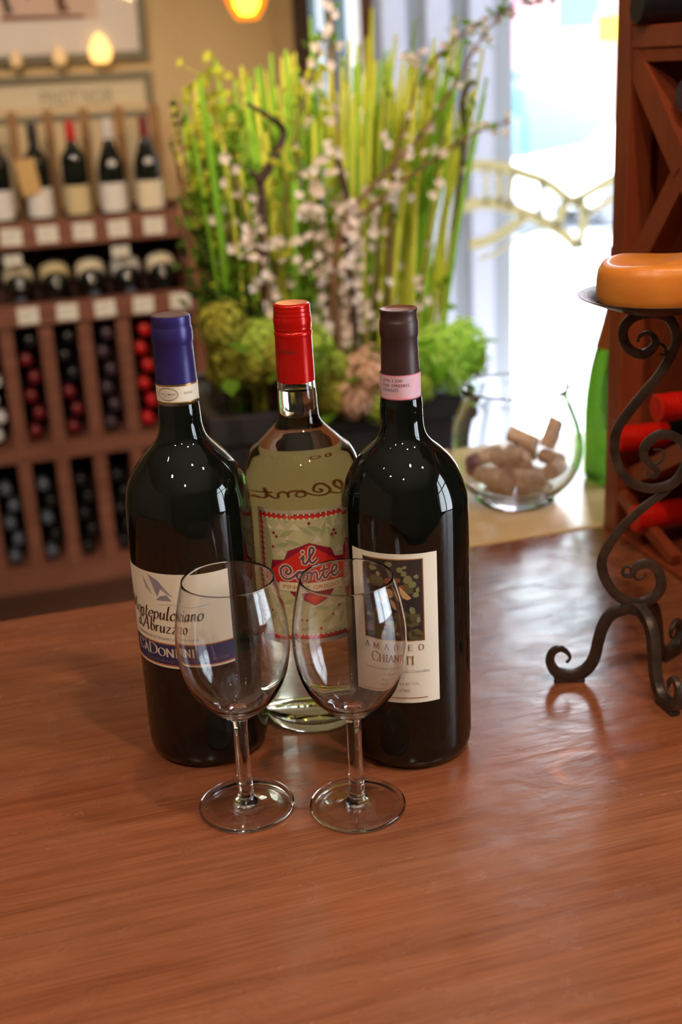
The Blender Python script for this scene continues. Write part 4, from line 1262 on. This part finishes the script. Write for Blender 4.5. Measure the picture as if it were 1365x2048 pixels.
upper = {-1: 'cap_white', 0: 'cap_darkred', 1: 'cap_darkred', 2: 'cap_purple', 3: 'cap_red'}
for bi in range(-1, 4):
    um = .032 + .1105 * bi + .0553
    for lvl in range(2):
        z0 = (-.462 if lvl == 0 else -.843)
        nrow = 6 if lvl == 0 else 5
        for r_ in range(nrow):
            x = um + (-.0025 if r_ % 2 == 0 else .0025)
            z = z0 + .0345 + r_ * .0535
            if r_ % 2:
                x += .000
            if lvl == 0:
                cm = upper.get(bi, 'cap_black')
                if bi in (0, 1) and r_ > (4 if bi == 0 else 2):
                    cm = 'cap_black'
                if bi == 1 and r_ == 0:
                    cm = 'cap_darkred'
            else:
                cm = 'cap_grey' if (bi in (-1, 3) or (bi == 0 and r_ % 2 == 0)) else 'cap_black'
            grp = '%s bin bottles %s' % ('upper' if lvl == 0 else 'lower', binwhere[bi])
            x = um + (.008 if r_ % 2 else -.008)
            if r_ * .0535 + .07 > (.352 if lvl == 0 else .33):
                continue
            bin_bottle(x * 1.0, z, cm, '%s, %s in the %s bin %s' % (binlab[cm], ('lowest', 'second up', 'third up', 'fourth up', 'fifth up', 'topmost')[r_], 'upper' if lvl == 0 else 'lower', binwhere[bi]), grp)

# ================================================================== SIGN AND PICTURE ON THE WALL
def framed(name, label, cat, u0, z0, u1, z1, fw, v=WB - .001):
    t = thing(name, label, cat, ((u0 + u1) / 2, v, z0))
    w, h = (u1 - u0) / 2, z1 - z0
    for a, b in (((-w, -.030, 0), (w, 0, fw)), ((-w, -.030, h - fw), (w, 0, h)), ((-w, -.030, fw), (-w + fw, 0, h - fw)), ((w - fw, -.030, fw), (w, 0, h - fw))):
        g = G(); g.box(a, b); g.obj('frame_bar', M['frame'], t)
    return t, w, h
sg, w, h = framed('wall_sign', 'framed cream sign reading PINOT NOIR above the shelf bottles', 'sign', -.56, .426, .552, .556, .019)
g = G(); g.box((-w + .0195, -.010, .0195), (w - .0195, -.004, h - .0195)); bd = g.obj('sign_board', M['sign_board'], sg)
fx = lambda x, y: (x, -.0106, y)
flat(font_text('PINOT NOIR', .2300, .4420, .043, .046, bold=.0), fx, 'lettering', M['sign_ink'], sg)
pcx, w, h = framed('framed_picture', 'grey-framed picture with wide pale mount hanging above the sign', 'picture', -.60, .590, .550, 1.42, .022)
g = G(); g.box((-w + .0225, -.012, .0225), (w - .0225, -.006, h - .0225)); g.obj('mount', M['mat_board'], pcx)
g = G(); g.box((-w + .20, -.0135, .115), (w - .135, -.0122, h - .15)); g.obj('print_sheet', M['print_floor'], pcx)
fy = lambda x, y: (x, -.0140, y)
flat(join2(poly2([(.16, .26), (.185, .26), (.196, .155), (.206, .140), (.182, .135)]), poly2([(.255, .26), (.285, .26), (.258, .180), (.242, .172)]), poly2([(.14, .40), (.30, .42), (.33, .26), (.13, .26)])), fy, 'print_figure', M['print_dark'], pcx)
flat(join2(poly2([(.315, .26), (.355, .26), (.350, .16), (.362, .135), (.328, .135)]), poly2([(.17, .118), (.40, .118), (.40, .127), (.17, .130)])), fy, 'print_figure', M['print_brown'], pcx)
g = G(); g.add([(-w + .022, -.019, .022), (w - .022, -.019, .022), (w - .022, -.019, h - .022), (-w + .022, -.019, h - .022)], [(0, 1, 2, 3)])
g.obj('picture_glass', M['pane'], pcx)
pcx.rotation_euler = (.135, 0, 0)

# ================================================================== LAMPS
def pendant(loc, label, power=PENDANT_POWER, grp='amber pendant lamps'):
    t = thing('pendant_lamp', label, 'lamp', loc, 0, grp)
    prof = smoothprof([(.0185, 0), (.027, .005), (.041, .028), (.052, .060), (.056, .095), (.049, .130), (.032, .160), (.016, .180)], 4)
    g = G(); g.lathe([(0, .0005), (.0170, 0)] + prof + [(p[0] - .002, p[1] + .0005) for p in prof[::-1]][:-2], 40); g.obj('lamp_shade', M['shade'], t, smooth=True, sharp=60)
    g = G(); g.lathe([(0, .010), (.016, .013), (.0275, .030), (.031, .052), (.026, .075), (.014, .095), (0, .10)], 24)
    g.obj('bulb', M['bulb'], t, smooth=True)
    g = G(); g.lathe([(.0165, .178), (.017, .21), (.006, .22), (0, .22)], 24); g.obj('lamp_cap', M['metal_dark'], t, smooth=True, sharp=40)
    g = G(); g.tube([(0, 0, .219), (0, 0, CZ - loc[2])], .0025, 8); g.obj('cord', M['metal_dark'], t)
    l = bpy.data.lights.new('pendant_light', 'POINT'); l.energy = power; l.color = (1, .66, .34); l.shadow_soft_size = .05
    lo = bpy.data.objects.new('pendant_light', l); COL.objects.link(lo); lo.parent = t; lo.location = (0, 0, -.06)
    return t
pendant((.640, 2.9, .648), 'glowing amber pendant lamp hanging above the plants')
def egg_glow(u, label, strength, r):  # made-up glowing eggs in place of glows taken for lamp reflections; stem added
    t = thing('egg_glow', label, 'lamp', (u, WB - .055, .556), 0, 'egg-shaped stand-ins for lamp reflections over the sign')
    m = mat('egg_glow_surface', (.55, .40, .32, 1), 0.4, emit=(1.0, .56, .14, 1), emit_s=strength)
    g = G(); g.lathe([(0, 0)] + smoothprof([(r * .62, .001), (r * .92, r * .45), (r, r * .95), (r * .84, r * 1.55), (r * .5, r * 2.15), (r * .16, r * 2.5)], 4) + [(0, r * 2.54)], 32)
    o = g.obj('egg_body', m, t, smooth=True); o.location = (0, 0, .024)
    g = G(); g.tube([(0, 0, .0), (0, 0, .026)], .004, 8); g.obj('stem', M['frame'], t)
egg_glow(.408, 'brightest egg-shaped stand-in for a lamp reflection, nearest the plants, over the sign', 1.15, .033)
egg_glow(.290, 'dim middle one of the three egg-shaped stand-ins for lamp reflections over the sign', .26, .021)
egg_glow(.168, 'faintest egg-shaped stand-in for a lamp reflection, farthest from the plants, over the sign', .18, .018)

def spot(loc, aim, label, power=SPOT_POWER, size=1.3):
    t = thing('ceiling_spotlight', label, 'lamp', loc, 0, 'ceiling spotlights')
    q = (Vector(aim) - Vector(loc)).normalized().to_track_quat('-Z', 'Y')
    h_ = bpy.data.objects.new('lamp_head', None)
    g = G(); g.lathe([(.030, 0), (.034, .0), (.034, .09), (.012, .11), (0, .11)], 24)
    o = g.obj('lamp_head', M['metal_dark'], t, smooth=True, sharp=40); o.rotation_mode = 'QUATERNION'; o.rotation_quaternion = q
    bpy.data.objects.remove(h_)
    g = G(); g.lathe([(0, .004), (.029, .004)][::-1], 24); o2 = g.obj('lens', M['spot_lit'], o)
    g = G(); g.tube([(0, 0, .06), (0, 0, CZ - loc[2])], .006, 8); g.obj('stem', M['metal_dark'], t)
    l = bpy.data.lights.new('spot_light', 'SPOT'); l.energy = power; l.color = (1, .79, .58); l.shadow_soft_size = .03; l.spot_size = size; l.spot_blend = .6
    lo = bpy.data.objects.new('spot_light', l); COL.objects.link(lo); lo.parent = o; lo.location = (0, 0, -.01)
    return t
spot((-.75, .15, 1.72), (.0, .85, 0), 'ceiling spotlight over the table\'s left end')
spot((-.15, -.45, 1.72), (.2, .8, 0), 'ceiling spotlight behind the camera\'s left shoulder')
spot((.45, .25, 1.72), (.3, 1.0, 0), 'ceiling spotlight over the table\'s front edge')
spot((-.75, .85, 1.72), (.0, 3.6, -.1), 'ceiling spotlight aimed at the shelving\'s left part', 70, .75)
spot((.05, .95, 1.72), (.35, 3.7, -.05), 'ceiling spotlight aimed at the shelving\'s right part', 70, .75)
spot((.15, 1.15, 1.72), (.55, 2.3, .1), 'added unseen spotlight brightening the flower planter', 55, .6)  # extra unseen spot, added to brighten the fronts of the plants
spot((1.1, .2, 1.72), (.75, 1.0, .2), 'ceiling spotlight over the lattice rack')

# ================================================================== FLOWER PLANTER
FX0, FX1, FY0, FY1, FT = .345, .828, 2.10, 2.48, -.035
pl = thing('flower_planter', 'dark wooden planter packed with tall green reeds, blossom branches and hydrangeas', 'planter', (0, 0, FZ))
def P3(x, y, z): return (x, y, z - FZ)
g = G(); g.box((FX0 + .012, FY0 + .012, 0), (FX1 - .012, FY1 - .012, FT - .055 - FZ)); g.obj('planter_box', M['planter'], pl, bevel=.003)
for a, b in (((FX0, FY0, FT - .052), (FX1, FY0 + .025, FT)), ((FX0, FY1 - .025, FT - .052), (FX1, FY1, FT)), ((FX0, FY0 + .026, FT - .052), (FX0 + .025, FY1 - .026, FT)), ((FX1 - .025, FY0 + .026, FT - .052), (FX1, FY1 - .026, FT))):
    g = G(); g.box(P3(*a), P3(*b)); g.obj('rim_board', M['planter'], pl, bevel=.002)
g = G(); g.box(P3(FX0 + .026, FY0 + .026, FT - .054), P3(FX1 - .026, FY1 - .026, FT - .012)); g.obj('soil', M['soil'], pl)
rp = random.Random(21)
# reeds (each a part)
for i in range(285):
    f = rp.random()
    x = .40 + .415 * (f ** .85)
    y = rp.uniform(FY0 + .045, FY1 - .04)
    fr = (x - .36) / .47
    zt = .50 + .06 * fr + rp.uniform(-.16, .05) + (.06 if rp.random() < .12 and fr > .5 else 0)
    lean = max(-.03, (fr - .42) * .17 + rp.uniform(-.035, .035))
    ly = rp.uniform(-.05, .05)
    p = [P3(x, y, FT - .02), P3(x + lean * .4, y + ly * .4, FT + (zt - FT) * .5), P3(x + lean, y + ly, zt)]
    P = bez(p, 3)
    r0 = rp.uniform(.0030, .0054)
    g = G(); g.tube(P, [r0] * (len(P) - 1) + [r0 * .6], 6)
    mm = M['reed2'] if rp.random() < .25 + .35 * fr else (M['reed3'] if rp.random() < .35 - .2 * fr else M['reed1'])
    g.obj('reed', mm, pl, smooth=True)

def leaf_card(g, p, d_, n_, ln, wd):
    """one small folded leaf / petal"""
    d_ = Vector(d_).normalized()
    n_ = Vector(n_)
    s_ = d_.cross(n_)
    if s_.length < 1e-4:
        s_ = d_.orthogonal()
    s_.normalize()
    up = s_.cross(d_)
    p = Vector(p)
    g.add([p, p + d_ * ln * .5 + s_ * wd + up * wd * .3, p + d_ * ln, p + d_ * ln * .5 - s_ * wd + up * wd * .3], [(0, 1, 2), (0, 2, 3)])

def rdir(r, zb=0.0):
    v = Vector((r.gauss(0, 1), r.gauss(0, 1), r.gauss(0, 1) + zb))
    return v.normalized()

def branch(pts, r0, r1, m, nm='branch', blossoms=0, leaves=0, lm='leaf', bs=.011, rng=rp, start=.15, spread=.012):
    P = bez([Vector(P3(*p)) for p in pts], 6)
    k = len(P)
    g = G(); g.tube(P, [r0 + (r1 - r0) * i / (k - 1) for i in range(k)], 7)
    o = g.obj(nm, m, pl, smooth=True)
    if blossoms:
        g = G()
        for _ in range(blossoms):
            c = P[min(k - 1, int((start + (1 - start) * rng.random()) * k))] + rdir(rng) * rng.uniform(.3, 1) * spread
            ax = (Vector((-.25, -1, .25)) + rdir(rng) * .8).normalized()
            u_ = ax.orthogonal().normalized()
            w_ = ax.cross(u_)
            for q in range(5):
                a = q * 2 * PI / 5
                leaf_card(g, c, u_ * math.cos(a) + w_ * math.sin(a) + ax * .35, ax, bs * rng.uniform(.8, 1.15), bs * .42)
        b = g.obj('blossoms', M['petal'], o); b['kind'] = 'stuff'
    if leaves:
        g = G()
        for _ in range(leaves):
            c = P[min(k - 1, int((start + (1 - start) * rng.random()) * k))] + rdir(rng) * spread * rng.random()
            leaf_card(g, c, rdir(rng, .4), rdir(rng), rng.uniform(.018, .034), rng.uniform(.005, .009))
        b = g.obj('small_leaves', M[lm], o); b['kind'] = 'stuff'
    return o
# thick dark forked branches
branch([(.475, 2.14, -.04), (.470, 2.14, .18), (.473, 2.13, .335), (.470, 2.13, .375)], .0085, .0075, M['bark'])
branch([(.470, 2.13, .365), (.492, 2.12, .395), (.510, 2.12, .425), (.515, 2.12, .452), (.480, 2.12, .480), (.455, 2.12, .495)], .0095, .003, M['bark'])
branch([(.470, 2.13, .372), (.450, 2.12, .390)], .006, .003, M['bark'])
branch([(.625, 2.13, -.03), (.628, 2.12, .12), (.620, 2.12, .22), (.622, 2.12, .33), (.610, 2.12, .395)], .006, .005, M['bark'], blossoms=50, start=.2, spread=.035)
branch([(.800, 2.16, -.03), (.806, 2.15, .10), (.822, 2.15, .20), (.846, 2.15, .34), (.856, 2.15, .42), (.852, 2.15, .470), (.862, 2.15, .498), (.876, 2.15, .508)], .0034, .0052, M['bark'], leaves=14)
branch([(.600, 2.13, .02), (.600, 2.12, .25), (.655, 2.11, .335), (.745, 2.10, .415), (.815, 2.10, .500), (.880, 2.10, .590), (.960, 2.10, .655)], .0050, .0018, M['twig'], blossoms=14, start=.35, spread=.022, leaves=12)
branch([(.585, 2.14, .02), (.600, 2.12, .24), (.700, 2.11, .335), (.790, 2.10, .390), (.860, 2.10, .425), (.920, 2.10, .440)], .0048, .0018, M['twig'], blossoms=14, start=.35, spread=.022, leaves=12)
branch([(.700, 2.15, .02), (.720, 2.15, .35), (.790, 2.15, .530), (.900, 2.15, .610), (1.02, 2.15, .640)], .0042, .0016, M['twig'], leaves=20, blossoms=14, start=.4)
branch([(.520, 2.2, .0), (.545, 2.2, .30), (.580, 2.2, .50), (.640, 2.2, .64)], .0045, .0018, M['twig'], blossoms=24, leaves=20, start=.3, spread=.02)
# blossom sprays (the dense pale column right of the middle, and looser ones)
for (x0, z0, x1, z1, nb, sp) in ((.590, -.02, .575, .38, 70, .028), (.605, -.02, .630, .30, 90, .030), (.560, -.02, .555, .34, 36, .03), (.520, -.02, .455, .36, 26, .035), (.500, 0, .400, .47, 16, .03), (.480, 0, .410, .30, 20, .035),
                                 (.640, 0, .700, .54, 20, .03), (.680, 0, .770, .56, 18, .03), (.720, 0, .80, .45, 12, .03), (.620, 0, .62, .58, 14, .03), (.44, 0, .47, .28, 16, .04), (.55, 0, .535, .28, 20, .04)):
    yy = rp.uniform(2.11, 2.18)
    branch([(x0, yy, z0), (x0 * .6 + x1 * .4 + .01, yy, z0 * .6 + z1 * .4), (x1, yy - .02, z1)], .0032, .0014, M['twig'], blossoms=nb, leaves=nb // 3, lm='leaf', start=.25, spread=sp, bs=.012)
# leafy yellow-green sprays on the left
for (x1, z1, lm_, n_) in ((.395, .53, 'leaf_yellow', 110), (.375, .46, 'leaf_yellow', 90), (.425, .55, 'leaf_yellow', 110), (.40, .38, 'leaf', 120), (.36, .36, 'leaf', 90), (.44, .46, 'leaf', 120), (.47, .52, 'leaf_yellow', 80),
                          (.37, .26, 'leaf_dark', 100), (.42, .24, 'leaf', 130), (.48, .34, 'leaf', 120), (.52, .46, 'leaf', 90), (.39, .16, 'leaf_dark', 100), (.50, .20, 'leaf_dark', 120), (.45, .14, 'leaf_dark', 110), (.56, .18, 'leaf', 110), (.56, .54, 'leaf_yellow', 60)):
    yy = rp.uniform(2.13, 2.3)
    branch([(.42 + (x1 - .42) * .3, yy, -.03), (.42 + (x1 - .42) * .6, yy, z1 * .5), (x1, yy - .02, z1)], .003, .0012, M['twig'], leaves=n_, lm=lm_, start=.3, spread=.045)
# red-brown bare stems at the left edge
for x1, z1 in ((.330, .47), (.345, .40), (.352, .50), (.338, .33)):
    branch([(.375, 2.2, -.02), (.358, 2.19, z1 * .5), (x1, 2.18, z1)], .0035, .0022, M['twig'], leaves=8, lm='leaf_dark')
# hydrangea heads along the rim
def head(x, y, z, r, m, n=110):
    g = G()
    for i in range(n):
        f = (i + .5) / n
        ph = math.acos(1 - 2 * f)
        th_ = PI * (1 + 5 ** .5) * i
        nrm = Vector((math.cos(th_) * math.sin(ph), math.sin(th_) * math.sin(ph), math.cos(ph)))
        c = Vector(P3(x, y, z)) + nrm * r * rp.uniform(.72, 1.12)
        u_ = nrm.orthogonal().normalized()
        w_ = nrm.cross(u_)
        a0 = rp.random() * PI
        for q in range(4):
            a = a0 + q * PI / 2
            leaf_card(g, c, u_ * math.cos(a) + w_ * math.sin(a) + nrm * .15, nrm, r * .25, r * .12)
    o = g.obj('hydrangea_head', M[m], pl)
    return o
for hx in ((.405, 2.14, .060, .050, 'hyd_olive'), (.455, 2.12, .085, .050, 'hyd_green'), (.500, 2.11, .100, .045, 'hyd_green'), (.430, 2.11, .010, .042, 'hyd_olive'), (.480, 2.09, .020, .045, 'hyd_olive'), (.530, 2.09, .030, .044, 'hyd_green'),
           (.385, 2.12, .130, .042, 'hyd_olive'), (.545, 2.10, -.020, .038, 'hyd_olive'), (.640, 2.085, .022, .045, 'hyd_pink'), (.610, 2.085, -.020, .036, 'hyd_pink'), (.690, 2.10, .020, .042, 'hyd_green'), (.660, 2.08, -.035, .034, 'hyd_green'),
           (.735, 2.10, .035, .044, 'hyd_bright'), (.785, 2.10, .050, .046, 'hyd_bright'), (.830, 2.11, .048, .046, 'hyd_bright'), (.855, 2.13, .012, .036, 'hyd_green'), (.800, 2.09, .000, .034, 'hyd_bright'), (.735, 2.085, -.012, .030, 'hyd_green'), (.58, 2.12, .03, .04, 'hyd_green'), (.575, 2.10, -.015, .035, 'hyd_olive')):
    head(hx[0], hx[1], hx[2] + (.05 if hx[0] < .56 and hx[2] < .05 else 0), *hx[3:])
# broad leaves between them
for i in range(26):
    x = rp.uniform(.37, .86)
    z = rp.uniform(-.04, .07) + (.06 if x < .57 else 0)
    g = G()
    c = Vector(P3(x, rp.uniform(2.06, 2.10), z))
    dv = Vector((rp.uniform(-1, 1), -.8, rp.uniform(-.7, .6))).normalized()
    s_ = dv.cross(Vector((0, 0, 1))).normalized()
    ln, wd = rp.uniform(.05, .075), rp.uniform(.014, .022)
    up = s_.cross(dv)
    V = [c, c + dv * ln * .3 + s_ * wd * .8 + up * .004, c + dv * ln * .65 + s_ * wd * .75 + up * .004, c + dv * ln, c + dv * ln * .65 - s_ * wd * .75 + up * .004, c + dv * ln * .3 - s_ * wd * .8 + up * .004, c + dv * ln * .5]
    g.add(V, [(0, 1, 6), (1, 2, 6), (2, 3, 6), (3, 4, 6), (4, 5, 6), (5, 0, 6)])
    g.obj('leaf', M['leaf_bright'] if x > .68 else M['leaf'], pl, smooth=True)

# ================================================================== STREET OUTSIDE
GZ = -1.72
g = G(); g.box((-8, WB + .2, GZ - .1), (18, 11, GZ + .12)); struct(g.obj('pavement', M['pavement']))
g = G(); g.box((-12, 11, GZ - .1), (30, 25.5, GZ)); struct(g.obj('street', M['asphalt']))
def building(name, label, a, b, m, wins, wm='car_glass'):
    t = thing(name, label, 'building', (0, 0, 0))
    g = G(); g.box(a, b); g.obj('wall', M[m], t)
    for (u, z, w_, h_) in wins:
        g = G(); g.box((u, a[1] - .06, z), (u + w_, a[1] - .002, z + h_)); f = g.obj('window', M['white_paint'], t)
        g = G(); g.box((u + .08, a[1] - .07, z + .08), (u + w_ - .08, a[1] - .061, z + h_ - .08)); g.obj('pane', M[wm], f)
    return t
building('town_building', 'pale pink building across the street seen through the shop window', (9.0, 26, GZ), (15.5, 30, 7), 'facade_pink', [(9.8, .9, 1.2, 1.6), (12.4, .9, 1.2, 1.6), (10.0, -.9, 1.8, 1.2)])
building('town_building', 'cream building across the street beside the pink one', (15.6, 26, GZ), (24, 30, 8), 'facade_cream', [(16.5, .9, 1.2, 1.6), (19.2, .9, 1.2, 1.6)])
building('town_building', 'blue building across the street behind the planter', (-2, 26, GZ), (8.9, 30, 8), 'facade_blue', [(1.0, .9, 1.2, 1.6), (5.2, .9, 1.2, 1.6)])
st = thing('stone_column', 'light grey stone column just outside the shop window', 'column', (1.70, 4.75, GZ + .12))
g = G(); g.box((-.30, -.18, .0), (.32, .18, 4.1)); g.obj('shaft', M['facade_grey'], st)
g = G(); g.box((-.35, -.22, 0), (.37, .22, .25)); g.obj('plinth', M['facade_grey'], st)
for x in (-.2, -.03, .14):
    g = G(); g.box((x, -.205, .26), (x + .09, -.1805, 4.0)); g.obj('fluting', M['white_paint'], st)
dp = thing('shop_door_panel', 'blue-grey painted panel outside the narrow window panes', 'panel', (1.22, 4.5, GZ + .12))
g = G(); g.box((-.14, 0, 0), (.13, .06, 4.1)); g.obj('panel', M['bluegrey'], dp)
ys = thing('hanging_sign', 'yellow street sign hanging over the far pavement', 'sign', (9.30, 18.0, GZ))
g = G(); g.box((.05, 0, 2.34), (.50, .06, 2.76)); g.obj('sign_board', M['sign_yellow'], ys)
g = G(); g.tube([(.32, .08, 0), (.32, .08, 3.2)], .04, 8); g.obj('post', M['brownpost'], ys)
def car(label, loc, m, ln=4.2):
    t = thing('parked_car', label, 'car', loc)
    prof = [(-2.1, .30), (-2.1, .75), (-1.9, .88), (-1.05, .96), (-.45, 1.42), (.75, 1.45), (1.45, 1.0), (2.0, .92), (2.1, .7), (2.1, .30)]
    P = [tuple(p) for p in prof]
    n = len(P)
    g = G()
    V = [(x, -.82 if z < 1.1 else -.66, z) for x, z in P] + [(x, .82 if z < 1.1 else .66, z) for x, z in P]
    F = [tuple(range(n)), tuple(range(2 * n - 1, n - 1, -1))] + [(i, i + n, (i + 1) % n + n, (i + 1) % n) for i in range(n)]
    g.add(V, F); g.obj('body', M[m], t, recalc=True, bevel=.05, smooth=True, sharp=60)
    for a, b in (((-.85, 1.02), (.10, 1.36)), ((.18, 1.02), (1.15, 1.36))):
        g = G(); g.add([(a[0], -.80, a[1]), (b[0], -.80, a[1]), (b[0] - .12, -.70, b[1]), (a[0] + .35, -.70, b[1])], [(0, 1, 2, 3)]); g.obj('side_window', M['car_glass'], t)
    for x in (-1.3, 1.3):
        for y in (-.74, .74):
            g = G(); g.lathe([(0, -.1), (.30, -.1), (.32, -.07), (.32, .07), (.30, .1), (0, .1)], 24, M4=Matrix.Translation((x, y, .32)) @ Matrix.Rotation(PI / 2, 4, 'X')); g.obj('wheel', M['tyre'], t, smooth=True, sharp=40)
    return t
car('white parked car in the street beyond the window, nearer the lattice rack', (9.55, 16.0, GZ), 'car_white')
car('silver parked car in the street beyond the window, nearer the plants', (5.2, 16.0, GZ), 'car_silver')
vn = thing('delivery_van', 'pale blue delivery van parked across the street', 'van', (10.6, 20.5, GZ))
g = G(); g.box((-1.7, -.9, .35), (2.0, .9, 1.78)); g.obj('cargo_body', M['van_blue'], vn, bevel=.12)
g = G(); g.box((-2.6, -.88, .35), (-1.71, .88, 1.3)); g.obj('cab', M['van_blue'], vn, bevel=.12)
for x in (-1.8, 1.2):
    for y in (-.85, .85):
        g = G(); g.lathe([(0, -.1), (.33, -.1), (.35, -.07), (.35, .07), (.33, .1), (0, .1)], 24, M4=Matrix.Translation((x, y, .35)) @ Matrix.Rotation(PI / 2, 4, 'X')); g.obj('wheel', M['tyre'], vn, smooth=True, sharp=40)
